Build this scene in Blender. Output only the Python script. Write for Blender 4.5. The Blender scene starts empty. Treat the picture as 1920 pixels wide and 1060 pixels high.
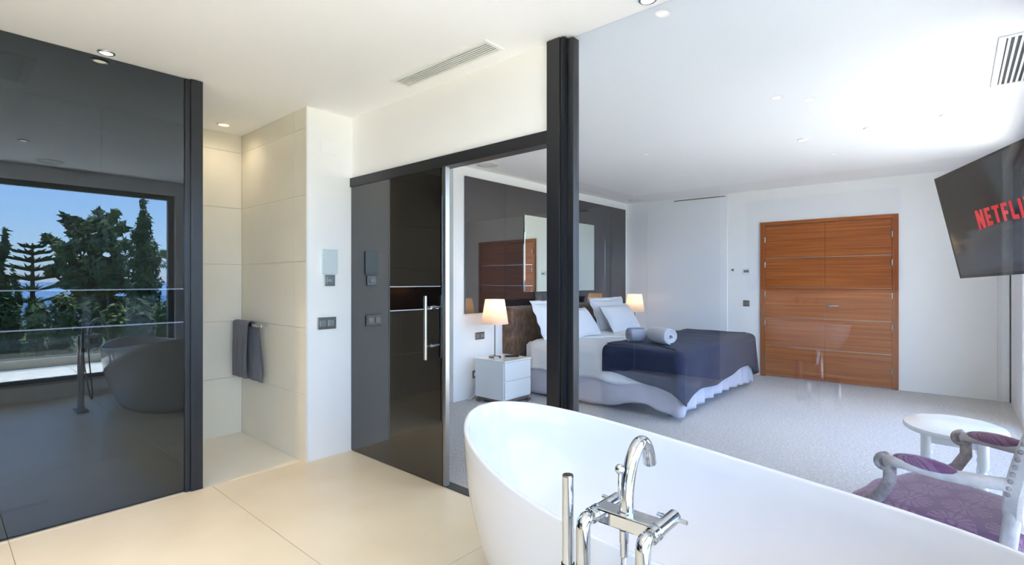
import bpy, bmesh, math, random
from mathutils import Vector, Matrix, noise
random.seed(7)
PI = math.pi
sc = bpy.context.scene
col = sc.collection

# ------------------------------------------------------------------ camera
HCAM = 1.30
FPX = 954.0                      # focal length in pixels of the 1920 wide frame
HEAD = math.atan2(954, 833)      # heading helper
cam_d = bpy.data.cameras.new('camera')
cam_d.sensor_width = 36.0
cam_d.lens = 36.0 * FPX / 1920.0
cam_d.shift_y = -3.0 / 1920.0
cam_d.clip_start = 0.02
cam_d.clip_end = 6000
cam = bpy.data.objects.new('camera', cam_d)
col.objects.link(cam)
RA = math.atan2(833, 954)        # angle between view axis and +X (the bedroom direction)
cam.location = (0, 0, HCAM)
cam.rotation_euler = (PI / 2, 0, RA - PI / 2)
sc.camera = cam

# ------------------------------------------------------------------ view, world, sun
vs = sc.view_settings
vs.view_transform = 'Standard'
vs.look = 'None'
vs.gamma = 1.0
vs.use_curve_mapping = False
vs.exposure = 0.36
sc.cycles.use_denoising = True
sc.cycles.max_bounces = 16
sc.cycles.diffuse_bounces = 7
sc.cycles.glossy_bounces = 6
sc.cycles.transparent_max_bounces = 24
sc.cycles.transmission_bounces = 8
sc.cycles.caustics_reflective = False
sc.cycles.caustics_refractive = False
sc.cycles.sample_clamp_indirect = 8.0

SUN_EL, SUN_AZ = math.radians(70), math.radians(-62)   # azimuth measured from +X towards +Y
world = bpy.data.worlds.new('world')
sc.world = world
world.use_nodes = True
wn = world.node_tree
wn.nodes.clear()
wo = wn.nodes.new('ShaderNodeOutputWorld')
wb = wn.nodes.new('ShaderNodeBackground')
sky = wn.nodes.new('ShaderNodeTexSky')
sky.sky_type = 'NISHITA'
sky.sun_disc = False
sky.sun_elevation = SUN_EL
sky.sun_rotation = PI / 2 - SUN_AZ
sky.air_density = 1.0
sky.dust_density = 0.4
sky.ozone_density = 2.0
wb.inputs['Strength'].default_value = 2.05
mxs = wn.nodes.new('ShaderNodeMix')
mxs.data_type = 'RGBA'
mxs.inputs['Factor'].default_value = 0.7
mxs.inputs['B'].default_value = (0.62, 1.22, 2.45, 1.0)     # clear mediterranean blue blended over the physical sky
wn.links.new(sky.outputs[0], mxs.inputs['A'])
wn.links.new(mxs.outputs['Result'], wb.inputs[0])
wn.links.new(wb.outputs[0], wo.inputs[0])

sun_d = bpy.data.lights.new('sun', 'SUN')
sun_d.energy = 36.0
sun_d.angle = math.radians(0.6)
sun_d.color = (1.0, 0.97, 0.92)
sun = bpy.data.objects.new('sun', sun_d)
col.objects.link(sun)
sdir = Vector((math.cos(SUN_EL) * math.cos(SUN_AZ), math.cos(SUN_EL) * math.sin(SUN_AZ), math.sin(SUN_EL)))
sun.rotation_euler = sdir.to_track_quat('Z', 'Y').to_euler()

def portal(x0, x1, z0, z1, y):
    d = bpy.data.lights.new('window_portal', 'AREA')
    d.shape = 'RECTANGLE'
    d.size = x1 - x0
    d.size_y = z1 - z0
    d.cycles.is_portal = True
    o = bpy.data.objects.new('window_portal', d)
    col.objects.link(o)
    o.location = ((x0 + x1) / 2, y, (z0 + z1) / 2)
    o.rotation_euler = (PI / 2, 0, 0)
    o.rotation_euler = Vector((0, -1, 0)).to_track_quat('Z', 'Y').to_euler()
    return o
WY = -0.33                       # inner face of the window wall in the bathroom
WYB = -0.44                      # window plane of the bedroom
portal(-2.2, 2.0, 0.2, 2.32, WY - 0.05)
portal(3.4, 6.3, 0.05, 2.36, WYB - 0.02)

# ------------------------------------------------------------------ materials
def lin(c):
    c = c / 255.0
    return c / 12.92 if c <= 0.04045 else ((c + 0.055) / 1.055) ** 2.4
def rgb(r, g, b):
    return (lin(r), lin(g), lin(b), 1.0)

M = {}
def newmat(name):
    m = bpy.data.materials.new(name)
    m.use_nodes = True
    nt = m.node_tree
    nt.nodes.clear()
    out = nt.nodes.new('ShaderNodeOutputMaterial')
    M[name] = m
    return m, nt, out
def nd(nt, typ, **kw):
    n = nt.nodes.new(typ)
    for k, v in kw.items():
        setattr(n, k, v)
    return n
def mth(nt, op, a, b=None, c=None):
    n = nt.nodes.new('ShaderNodeMath')
    n.operation = op
    for i, v in enumerate((a, b, c)):
        if v is None:
            continue
        if isinstance(v, (int, float)):
            n.inputs[i].default_value = v
        else:
            nt.links.new(v, n.inputs[i])
    return n.outputs[0]

def pbr(name, colr, rough=0.5, metal=0.0, ior=1.45, spec=0.5, coat=0.0, sheen=0.0,
        var=None, vscale=8.0, bump=0.0, bscale=60.0, emis=None, estr=0.0, stretch=(1, 1, 1), detail=4.0, trans=0.0):
    m, nt, out = newmat(name)
    p = nd(nt, 'ShaderNodeBsdfPrincipled')
    nt.links.new(p.outputs[0], out.inputs[0])
    p.inputs['Base Color'].default_value = colr
    p.inputs['Roughness'].default_value = rough
    p.inputs['Metallic'].default_value = metal
    p.inputs['IOR'].default_value = ior
    p.inputs['Specular IOR Level'].default_value = spec
    p.inputs['Coat Weight'].default_value = coat
    p.inputs['Coat Roughness'].default_value = 0.03
    p.inputs['Sheen Weight'].default_value = sheen
    if emis:
        p.inputs['Emission Color'].default_value = emis
        p.inputs['Emission Strength'].default_value = estr
    tc = None
    if var or bump:
        tc = nd(nt, 'ShaderNodeTexCoord')
        mp = nd(nt, 'ShaderNodeMapping')
        mp.inputs['Scale'].default_value = stretch
        nt.links.new(tc.outputs['Object'], mp.inputs[0])
    if var:
        nz = nd(nt, 'ShaderNodeTexNoise')
        nz.inputs['Scale'].default_value = vscale
        nz.inputs['Detail'].default_value = detail
        nt.links.new(mp.outputs[0], nz.inputs['Vector'])
        rp = nd(nt, 'ShaderNodeValToRGB')
        rp.color_ramp.elements[0].position = 0.3
        rp.color_ramp.elements[1].position = 0.7
        rp.color_ramp.elements[0].color = colr
        rp.color_ramp.elements[1].color = var
        nt.links.new(nz.outputs[0], rp.inputs[0])
        nt.links.new(rp.outputs[0], p.inputs['Base Color'])
    if bump:
        nb = nd(nt, 'ShaderNodeTexNoise')
        nb.inputs['Scale'].default_value = bscale
        nb.inputs['Detail'].default_value = 3.0
        nt.links.new(mp.outputs[0], nb.inputs['Vector'])
        bp = nd(nt, 'ShaderNodeBump')
        bp.inputs['Strength'].default_value = bump
        bp.inputs['Distance'].default_value = 0.01
        nt.links.new(nb.outputs[0], bp.inputs['Height'])
        nt.links.new(bp.outputs[0], p.inputs['Normal'])
    return m

def glass(name, tint, f0=0.04, gtint=(1, 1, 1)):
    """thin architectural pane: tinted see-through plus an angle dependent mirror reflection"""
    m, nt, out = newmat(name)
    tr = nd(nt, 'ShaderNodeBsdfTransparent')
    tr.inputs[0].default_value = (*tint, 1)
    gl = nd(nt, 'ShaderNodeBsdfGlossy')
    gl.inputs['Roughness'].default_value = 0.0
    gl.inputs['Color'].default_value = (*gtint, 1)
    lw = nd(nt, 'ShaderNodeLayerWeight')
    lw.inputs['Blend'].default_value = 0.5
    f5 = mth(nt, 'POWER', lw.outputs['Facing'], 5.0)
    fac = mth(nt, 'MULTIPLY_ADD', f5, 1.0 - f0, f0)
    mx = nd(nt, 'ShaderNodeMixShader')
    nt.links.new(fac, mx.inputs[0])
    nt.links.new(tr.outputs[0], mx.inputs[1])
    nt.links.new(gl.outputs[0], mx.inputs[2])
    nt.links.new(mx.outputs[0], out.inputs[0])
    return m

pbr('paint', rgb(251, 250, 247), 0.6, bump=0.03, bscale=90)
pbr('ceiling_paint', rgb(252, 252, 251), 0.7, bump=0.02, bscale=70)
pbr('bath_tile', rgb(226, 216, 194), 0.32, var=rgb(217, 205, 180), vscale=2.2, bump=0.02, bscale=25)
pbr('grout', rgb(168, 158, 140), 0.8)
pbr('shower_tile', rgb(238, 231, 214), 0.4, var=rgb(233, 225, 206), vscale=3.0, bump=0.02, bscale=40)
pbr('basin_tile', rgb(204, 196, 180), 0.4, var=rgb(197, 188, 170), vscale=3.0)
pbr('carpet', rgb(216, 214, 212), 0.95, sheen=0.3, var=rgb(176, 174, 172), vscale=55, bump=0.9, bscale=210, detail=8)
pbr('black_metal', rgb(26, 28, 33), 0.35, metal=0.0, spec=0.6, bump=0.02, bscale=300)
pbr('black_gloss', rgb(13, 14, 16), 0.0, ior=1.9)
pbr('alu', rgb(172, 172, 170), 0.3, metal=1.0)
pbr('chrome', rgb(196, 200, 206), 0.04, metal=1.0)
pbr('steel', rgb(180, 178, 174), 0.22, metal=1.0)
pbr('dark_steel', rgb(150, 146, 140), 0.25, metal=1.0)
pbr('porcelain', rgb(216, 216, 218), 0.08, ior=1.45, coat=0.0)
pbr('white_lacquer', rgb(238, 240, 238), 0.22, coat=0.2)
pbr('white_gloss', rgb(246, 246, 246), 0.15)
pbr('white_plastic', rgb(240, 240, 236), 0.35)
pbr('mirror_glass', rgb(232, 240, 232), 0.0, metal=1.0)
pbr('grey_gloss', rgb(40, 37, 39), 0.02, ior=2.0)
pbr('tinted_mirror', rgb(60, 60, 62), 0.02, ior=1.6)
pbr('frost_panel', rgb(206, 221, 222), 0.15, ior=1.5)
pbr('linen', rgb(240, 238, 235), 0.9, sheen=0.2, bump=0.9, bscale=16)
pbr('pillow_linen', rgb(242, 242, 243), 0.9, sheen=0.3, bump=0.18, bscale=26)
pbr('navy', rgb(26, 38, 70), 0.9, sheen=0.08, var=rgb(20, 30, 56), vscale=30, bump=0.3, bscale=130)
pbr('skirt_fabric', rgb(196, 194, 204), 0.9, sheen=0.2, bump=0.15, bscale=60)
pbr('velvet', rgb(124, 92, 66), 0.42, sheen=0.6, var=rgb(62, 42, 30), vscale=24, bump=0.5, bscale=40, stretch=(1, 1, .5), detail=7)
pbr('dark_wood', rgb(60, 42, 32), 0.4)
pbr('walnut_leg', rgb(128, 112, 100), 0.35)
pbr('towel_grey', rgb(88, 86, 98), 0.95, sheen=0.6, bump=1.0, bscale=240)
pbr('towel_white', rgb(226, 225, 230), 0.95, sheen=0.5, bump=0.9, bscale=220)
pbr('towel_blue', rgb(176, 180, 198), 0.95, sheen=0.5, bump=0.9, bscale=220)
pbr('rubber', rgb(24, 24, 26), 0.6)
pbr('screen', rgb(9, 8, 11), 0.06, ior=1.5, emis=rgb(50, 42, 50), estr=0.25)
pbr('red_letters', rgb(200, 20, 34), 0.4, emis=rgb(225, 30, 46), estr=0.45)
pbr('tv_bezel', rgb(30, 29, 33), 0.25, metal=0.6)
pbr('niche_brown', rgb(104, 74, 50), 0.5, var=rgb(84, 58, 40), vscale=9, stretch=(1, 6, 1))
pbr('lens', rgb(255, 240, 215), 0.3, emis=rgb(255, 226, 178), estr=6.0)
pbr('led', rgb(230, 240, 255), 0.4, emis=rgb(215, 232, 255), estr=4.5)
pbr('lens_off', rgb(236, 224, 196), 0.3)
pbr('vent_dark', rgb(34, 36, 38), 0.8)
pbr('shade_metal', rgb(150, 146, 142), 0.3, metal=1.0)
pbr('lcd', rgb(120, 142, 132), 0.2)
pbr('chair_white', rgb(226, 220, 214), 0.5, var=rgb(204, 196, 190), vscale=30, bump=0.3, bscale=60)
pbr('chair_worn', rgb(176, 164, 160), 0.55, var=rgb(128, 116, 116), vscale=40, bump=0.6, bscale=70)
pbr('stone_terrace', rgb(224, 219, 210), 0.8, var=rgb(215, 209, 198), vscale=3)
pbr('render_wall', rgb(214, 204, 186), 0.9, bump=0.1, bscale=60)
pbr('window_grey', rgb(120, 122, 124), 0.45)
pbr('sill_stone', rgb(190, 184, 174), 0.4)
pbr('bark', rgb(92, 74, 58), 0.9, bump=0.8, bscale=20)
pbr('cedar_leaf', rgb(72, 98, 66), 0.8, var=rgb(104, 126, 82), vscale=1.4)
pbr('cypress_leaf', rgb(64, 88, 54), 0.8, var=rgb(90, 112, 68), vscale=2.0)
pbr('norfolk_leaf', rgb(66, 88, 62), 0.8, var=rgb(84, 104, 70), vscale=2.0)
pbr('palm_leaf', rgb(96, 122, 86), 0.7, var=rgb(120, 142, 100), vscale=2.0)
pbr('bush_leaf', rgb(92, 112, 56), 0.8, var=rgb(140, 150, 84), vscale=0.9)
pbr('hedge_leaf', rgb(74, 94, 56), 0.8, var=rgb(124, 138, 80), vscale=1.2)
pbr('garden', rgb(84, 96, 60), 0.95, var=rgb(120, 112, 80), vscale=0.3)
pbr('sea', rgb(70, 110, 150), 0.3)
pbr('roof_tile', rgb(176, 160, 142), 0.9)

glass('clear_glass', (0.925, 0.95, 0.985), 0.036)
glass('window_glass', (0.985, 0.985, 0.985), 0.03)
glass('shower_glass', (0.225, 0.235, 0.255), 0.084, (.74, .88, 1.0))
glass('balustrade_glass', (0.80, 0.86, 0.88), 0.05)

# lamp shade: thin fabric, lit from inside
m, nt, out = newmat('lamp_shade')
df = nd(nt, 'ShaderNodeBsdfDiffuse'); df.inputs[0].default_value = rgb(232, 222, 210)
tl = nd(nt, 'ShaderNodeBsdfTranslucent'); tl.inputs[0].default_value = rgb(240, 216, 190)
mx = nd(nt, 'ShaderNodeMixShader'); mx.inputs[0].default_value = 0.45
nt.links.new(df.outputs[0], mx.inputs[1]); nt.links.new(tl.outputs[0], mx.inputs[2]); nt.links.new(mx.outputs[0], out.inputs[0])

# horizontal grained wood
def wood(name, c1, c2, c3, axis=(3.0, 0.55, 26.0)):
    m, nt, out = newmat(name)
    p = nd(nt, 'ShaderNodeBsdfPrincipled')
    nt.links.new(p.outputs[0], out.inputs[0])
    p.inputs['Roughness'].default_value = 0.4
    p.inputs['Specular IOR Level'].default_value = 0.3
    tc = nd(nt, 'ShaderNodeTexCoord')
    mp = nd(nt, 'ShaderNodeMapping'); mp.inputs['Scale'].default_value = axis
    nt.links.new(tc.outputs['Object'], mp.inputs[0])
    nz = nd(nt, 'ShaderNodeTexNoise'); nz.inputs['Scale'].default_value = 1.6; nz.inputs['Detail'].default_value = 8; nz.inputs['Distortion'].default_value = 0.6
    nt.links.new(mp.outputs[0], nz.inputs['Vector'])
    rp = nd(nt, 'ShaderNodeValToRGB')
    e = rp.color_ramp.elements
    e[0].position = 0.28; e[0].color = c1
    e[1].position = 0.72; e[1].color = c3
    k = rp.color_ramp.elements.new(0.5); k.color = c2
    nt.links.new(nz.outputs[0], rp.inputs[0])
    nt.links.new(rp.outputs[0], p.inputs['Base Color'])
wood('teak', rgb(132, 64, 20), rgb(164, 88, 34), rgb(184, 108, 48))
wood('teak_upright', rgb(128, 62, 22), rgb(152, 80, 32), rgb(164, 90, 40), axis=(26.0, 26.0, 0.6))

# purple damask with pale rosettes
m, nt, out = newmat('damask')
p = nd(nt, 'ShaderNodeBsdfPrincipled'); nt.links.new(p.outputs[0], out.inputs[0])
p.inputs['Roughness'].default_value = 0.7; p.inputs['Sheen Weight'].default_value = 0.5
tc = nd(nt, 'ShaderNodeTexCoord')
sx = nd(nt, 'ShaderNodeSeparateXYZ'); nt.links.new(tc.outputs['Object'], sx.inputs[0])
PIT = 0.15
vv = mth(nt, 'SUBTRACT', sx.outputs['Y'], sx.outputs['Z'])
row = mth(nt, 'FLOOR', mth(nt, 'DIVIDE', vv, PIT))
xo = mth(nt, 'MULTIPLY_ADD', mth(nt, 'MODULO', row, 2.0), PIT / 2, sx.outputs['X'])
fx = mth(nt, 'SUBTRACT', mth(nt, 'FRACT', mth(nt, 'DIVIDE', xo, PIT)), 0.5)
fy = mth(nt, 'SUBTRACT', mth(nt, 'FRACT', mth(nt, 'DIVIDE', vv, PIT)), 0.5)
rr = mth(nt, 'SQRT', mth(nt, 'ADD', mth(nt, 'MULTIPLY', fx, fx), mth(nt, 'MULTIPLY', fy, fy)))
th = mth(nt, 'ARCTAN2', fy, fx)
pet = mth(nt, 'ABSOLUTE', mth(nt, 'SINE', mth(nt, 'MULTIPLY', th, 7.0)))
pin = mth(nt, 'GREATER_THAN', pet, 0.45)
band = mth(nt, 'MULTIPLY', mth(nt, 'GREATER_THAN', rr, 0.13), mth(nt, 'LESS_THAN', rr, mth(nt, 'MULTIPLY_ADD', pet, 0.1, 0.33)))
ring = mth(nt, 'MULTIPLY', mth(nt, 'GREATER_THAN', rr, 0.43), mth(nt, 'LESS_THAN', rr, 0.47))
core = mth(nt, 'LESS_THAN', rr, 0.08)
msk = mth(nt, 'MINIMUM', mth(nt, 'ADD', mth(nt, 'ADD', mth(nt, 'MULTIPLY', band, pin), mth(nt, 'MULTIPLY', ring, pin)), core), 1.0)
mc = nd(nt, 'ShaderNodeMix', data_type='RGBA')
nt.links.new(mth(nt, 'MULTIPLY', msk, 0.5), mc.inputs['Factor'])
mc.inputs['A'].default_value = rgb(98, 26, 92)
mc.inputs['B'].default_value = rgb(158, 116, 150)
nt.links.new(mc.outputs['Result'], p.inputs['Base Color'])

# ------------------------------------------------------------------ mesh helpers
class MB:
    def __init__(s):
        s.v, s.f = [], []
    def _add(s, vs_, fs):
        b = len(s.v)
        s.v += [tuple(q) for q in vs_]
        s.f += [tuple(i + b for i in f) for f in fs]
        return s
    def box(s, x0, x1, y0, y1, z0, z1):
        return s._add([(x0, y0, z0), (x1, y0, z0), (x1, y1, z0), (x0, y1, z0), (x0, y0, z1), (x1, y0, z1), (x1, y1, z1), (x0, y1, z1)],
                      [(3, 2, 1, 0), (4, 5, 6, 7), (0, 1, 5, 4), (1, 2, 6, 5), (2, 3, 7, 6), (3, 0, 4, 7)])
    def prism(s, poly, z0, z1):
        n = len(poly)
        return s._add([(x, y, z0) for x, y in poly] + [(x, y, z1) for x, y in poly],
                      [tuple(range(n - 1, -1, -1)), tuple(range(n, 2 * n))] + [(i, (i + 1) % n, (i + 1) % n + n, i + n) for i in range(n)])
    def loops(s, rings, closed=True, cap0=False, cap1=False):
        n = len(rings[0])
        vs_ = [q for r in rings for q in r]
        fs = []
        for k in range(len(rings) - 1):
            for i in range(n if closed else n - 1):
                j = (i + 1) % n
                fs.append((k * n + i, k * n + j, (k + 1) * n + j, (k + 1) * n + i))
        if cap0:
            fs.append(tuple(range(n - 1, -1, -1)))
        if cap1:
            b = (len(rings) - 1) * n
            fs.append(tuple(range(b, b + n)))
        return s._add(vs_, fs)
    def lathe(s, prof, c=(0, 0, 0), n=32, caps=True):
        rings = [[(c[0] + r * math.cos(2 * PI * i / n), c[1] + r * math.sin(2 * PI * i / n), c[2] + z) for i in range(n)] for r, z in prof]
        return s.loops(rings, True, caps, caps)
    def tube(s, path, r, n=14, caps=True, flat=None):
        P = [Vector(q) for q in path]
        m = len(P)
        R = r if isinstance(r, (list, tuple)) else [r] * m
        T = []
        for i in range(m):
            t = (P[min(i + 1, m - 1)] - P[max(i - 1, 0)])
            T.append(t.normalized())
        up = Vector((0, 0, 1)) if abs(T[0].z) < 0.9 else Vector((1, 0, 0))
        nn = T[0].cross(up).normalized()
        rings = []
        for i in range(m):
            nn = (nn - T[i] * nn.dot(T[i])).normalized()
            bb = T[i].cross(nn)
            fa, fb = flat if flat else (1, 1)
            rings.append([tuple(P[i] + nn * (R[i] * fa * math.cos(2 * PI * k / n)) + bb * (R[i] * fb * math.sin(2 * PI * k / n))) for k in range(n)])
        return s.loops(rings, True, caps, caps)
    def cyl(s, p0, p1, r0, r1=None, n=24):
        return s.tube([p0, p1], [r0, r0 if r1 is None else r1], n)
    def ball(s, c, r, n=16, sc_=(1, 1, 1)):
        rings = []
        for k in range(1, n):
            a = -PI / 2 + PI * k / n
            rings.append([(c[0] + sc_[0] * r * math.cos(a) * math.cos(2 * PI * i / n), c[1] + sc_[1] * r * math.cos(a) * math.sin(2 * PI * i / n), c[2] + sc_[2] * r * math.sin(a)) for i in range(n)])
        return s.loops(rings, True, True, True)
    def grid(s, fn, nu, nv):
        rings = [[fn(i / nu, j / nv) for i in range(nu + 1)] for j in range(nv + 1)]
        return s.loops(rings, False)
    def build(s, name, mat, parent=None, bevel=0.0, smooth=False, sub=0, solid=0.0, seg=2, flip=False):
        me = bpy.data.meshes.new(name)
        me.from_pydata(s.v, [], [f[::-1] for f in s.f] if flip else s.f)
        me.materials.append(M[mat])
        if smooth:
            me.polygons.foreach_set('use_smooth', [True] * len(me.polygons))
            if smooth == 'angle':
                me.set_sharp_from_angle(angle=math.radians(38))
        me.update()
        o = bpy.data.objects.new(name, me)
        col.objects.link(o)
        if solid:
            md = o.modifiers.new('solid', 'SOLIDIFY'); md.thickness = solid; md.offset = -1
        if bevel:
            md = o.modifiers.new('bevel', 'BEVEL'); md.width = bevel; md.segments = seg; md.limit_method = 'ANGLE'; md.angle_limit = math.radians(35)
        if sub:
            md = o.modifiers.new('sub', 'SUBSURF'); md.levels = sub; md.render_levels = sub
        if parent is not None:
            o.parent = parent
        return o

def tag(o, label=None, cat=None, group=None, kind=None):
    if label: o['label'] = label
    if cat: o['category'] = cat
    if group: o['group'] = group
    if kind: o['kind'] = kind
    return o
def thing(name, label, cat, loc=(0, 0, 0), rz=0.0, group=None, kind=None):
    o = bpy.data.objects.new(name, None)
    o.empty_display_size = 0.1
    col.objects.link(o)
    o.location = loc
    o.rotation_euler = (0, 0, rz)
    return tag(o, label, cat, group, kind)
def copy_tree(o, parent=None):
    c = o.copy()
    col.objects.link(c)
    if parent is not None:
        c.parent = parent
    for ch in list(o.children):
        copy_tree(ch, c)
    return c
def struct(name, mb, mat, label, cat, parent=None, **kw):
    o = mb.build(name, mat, parent, **kw)
    return tag(o, label, cat, kind='structure')
def lerp(a, b, t): return a + (b - a) * t
def nz(x, y, z=0.0): return noise.noise(Vector((x, y, z)))

H = 2.55                          # ceiling
X1 = 2.14                         # plane of the sliding door wall
YG = 3.585                        # plane of the dark shower glass
YS = 4.65                         # shower back wall
XS = 1.775                        # shower side wall
YH = 4.04                         # headboard wall
XB = -2.5                         # basin wall

# ================================================================== STRUCTURE
# bathroom floor: slab with large tiles
fl_ = struct('floor', MB().box(XB, X1 + 0.03, WY, 3.55, -0.06, -0.004), 'grout', 'beige large format tile floor of the bathroom', 'floor')
xj = [XB, -1.58, -0.66, 0.26, 1.18, X1 + 0.03]
yj = [WY, 1.75, 3.55]
for i in range(5):
    for j in range(2):
        MB().box(xj[i] + .0015, xj[i + 1] - .0015, yj[j] + .0015, yj[j + 1] - .0015, -0.02, 0.0).build('floor_tile', 'bath_tile', fl_, bevel=.0012, seg=1)
fs_ = struct('floor_shower', MB().box(XB, XS, 3.55, YS, -0.06, -0.006), 'grout', 'pale tile floor inside the walk-in shower', 'floor')
xs_ = [XB, -1.58, -0.66, 0.26, 1.13, XS]
for i in range(5):
    MB().box(xs_[i] + .0015, xs_[i + 1] - .0015, 3.553, YS + .006, -0.02, -0.003).build('floor_tile', 'shower_tile', fs_, bevel=.0012, seg=1)
MB().box(-0.6, 0.46, 4.02, 4.07, -0.003, 0.0005).build('drain_slot', 'vent_dark', fs_)
struct('floor_bedroom', MB().box(X1 + 0.03, 7.8, WYB - .1, 5.2, -0.06, 0.002), 'carpet', 'pale grey cut pile carpet of the bedroom', 'carpet')

# ceiling + roof
ce = struct('ceiling', MB().box(XB - .1, 8.0, WY - .25, 5.3, H, H + .05), 'ceiling_paint', 'smooth white ceiling over bathroom and bedroom', 'ceiling')
struct('trim_1', MB().box(XB - .4, 8.4, -2.0, 5.6, H + .05, H + .3), 'render_wall', 'flat roof slab with unseen overhang added to shade the windows', 'roof')  # overhang is unseen, its depth chosen to keep sky and sun out

# window wall of the bathroom
w = MB().box(XB, 2.2, WY - .22, WY, -.05, .17).box(XB, 2.2, WY - .22, WY, 2.385, H).box(2.065, 2.2, WY - .22, WY, .17, 2.385).box(XB, -2.25, WY - .22, WY, .17, 2.385)
struct('wall_window', w, 'paint', 'white wall around the wide bathroom window', 'wall')
win = thing('window_1', 'wide fixed bathroom window in grey frame looking onto the terrace', 'window', (0, WY - .1, 0), kind='structure')
MB().box(-2.25, 2.065, -.035, .035, .17, .225).box(-2.25, 2.065, -.035, .035, 2.325, 2.385).box(2.0, 2.065, -.035, .035, .225, 2.325).box(-2.25, -2.185, -.035, .035, .225, 2.325).build('window_frame', 'window_grey', win, bevel=.004)
MB().box(-2.185, 2.0, -.008, .008, .225, 2.325).build('pane', 'window_glass', win)
MB().box(-2.25, 2.065, .035, .1, .165, .18).build('window_sill', 'sill_stone', win)

# window wall of the bedroom
w = MB().box(2.2, 7.62, WYB - .16, WYB, 2.40, H).box(2.78, 3.34, WYB - .16, WYB, 0, 2.40).box(6.35, 7.62, WYB - .16, WYB, 0, 2.40)  # wide end pier by the far wall added to limit window light
struct('wall_terrace', w, 'paint', 'white window head and piers of the bedroom terrace side, end pier added to cut daylight', 'wall')
for k, (a, b) in enumerate(((2.2, 2.78), (3.34, 6.35))):
    t = thing('window_%d' % (k + 2), ['narrow glazed bedroom window beside the bathroom partition', 'wide sliding terrace window of the bedroom in dark frame'][k], 'window', (0, WYB - .06, 0), kind='structure')
    f = MB().box(a, b, -.03, .03, 0.0, .06).box(a, b, -.03, .03, 2.34, 2.40).box(a, a + .05, -.03, .03, .06, 2.34).box(b - .05, b, -.03, .03, .06, 2.34)
    if k:
        mid = (a + b) / 2
        f.box(mid - .04, mid + .04, -.03, .03, .06, 2.34)
    f.build('window_frame', 'black_metal', t)
    if k:
        MB().box(a + .05, mid - .04, -.008, .008, .06, 2.34).build('pane', 'window_glass', t)
        MB().box(mid + .04, b - .05, -.008, .008, .06, 2.34).build('pane', 'window_glass', t)
    else:
        MB().box(a + .05, b - .05, -.008, .008, .06, 2.34).build('pane', 'window_glass', t)

# basin wall (behind the photographer), left wall, shower walls
struct('wall_basin', MB().box(XB - .12, XB, WY - .22, 3.7, -.05, H), 'basin_tile', 'pale tiled bathroom wall behind the washbasin', 'wall')
struct('wall_shower_left', MB().box(XB - .12, XB, 3.7, YS + .2, -.05, H), 'shower_tile', 'tiled end wall of the shower', 'wall')

NZ0, NZ1, NX0, NX1 = 0.968, 1.242, -0.6, 1.385
b = MB().box(XB, XS + .01, YS + .008, YS + .2, -.05, NZ0).box(XB, XS + .01, YS + .008, YS + .2, NZ1, H).box(XB, NX0, YS + .008, YS + .2, NZ0, NZ1).box(NX1, XS + .01, YS + .008, YS + .2, NZ0, NZ1).box(NX0, NX1, YS + .16, YS + .2, NZ0, NZ1)
wsb = struct('wall_shower_back', b, 'grout', 'beige tiled back wall of the shower with a long niche', 'wall')
rows = [-.01, .48, .96, 1.44, 1.92, 2.40, H]
cols = [XB, -1.105, -.145, .815, XS]
G = .0012
for i in range(6):
    for j in range(4):
        x0, x1, z0, z1 = cols[j] + G, cols[j + 1] - G, rows[i] + G, rows[i + 1] - G
        pcs = [(x0, x1, z0, z1)]
        if i == 2:
            pcs = []
            a0, a1 = max(x0, NX0), min(x1, NX1)
            if a1 > a0: pcs.append((a0, a1, NZ1, z1))
            if x0 < NX0: pcs.append((x0, NX0, z0, z1))
            if x1 > NX1: pcs.append((NX1, x1, z0, z1))
        for q in pcs:
            MB().box(q[0], q[1], YS, YS + .008, q[2], q[3]).build('wall_tile', 'shower_tile', wsb)
MB().box(NX0, NX1, YS + .152, YS + .16, NZ0, NZ1).box(NX0, NX1, YS + .004, YS + .152, NZ0, NZ0 + .006).box(NX0, NX1, YS + .004, YS + .152, NZ1 - .006, NZ1).build('niche_lining', 'niche_brown', wsb)
MB().box(NX0, NX1, YS - .004, YS + .012, NZ0 - .006, NZ0 + .008).box(NX0, NX1, YS - .004, YS + .012, NZ1 - .006, NZ1 + .006).build('niche_edge', 'alu', wsb)
MB().box(NX0, NX1, YS - .006, YS + .004, NZ1 - .010, NZ1 - .002).box(NX0, NX1, YS - .006, YS + .004, NZ0 - .001, NZ0 + .008).build('led_strip', 'led', wsb)
MB().box(.55, .95, YS + .06, YS + .10, NZ1 - .012, NZ1 - .006).build('niche_lamp', 'lens', wsb)

pil = struct('wall_pillar', MB().box(XS + .008, X1 + .1, 3.5, YS + .2, -.05, H), 'paint', 'white painted wall pier between shower and sliding door', 'wall')
for i in range(6):
    for (y0, y1) in ((3.502, 3.69), (3.69, YS)):
        MB().box(XS, XS + .008, y0 + G, y1 - G, rows[i] + G, rows[i + 1] - G).build('wall_tile', 'shower_tile', pil)
MB().box(XS - .003, XS + .008, 3.497, 3.502, 0, H).build('corner_trim', 'white_plastic', pil)

# sliding door wall: header above the door and the wall continuing behind the pier
struct('wall_door', MB().box(X1, X1 + .1, 1.52, 3.5, 2.05, H).box(X1, X1 + .1, YS + .2, 5.3, 0, H), 'paint', 'white wall above the black sliding door', 'wall')

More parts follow.
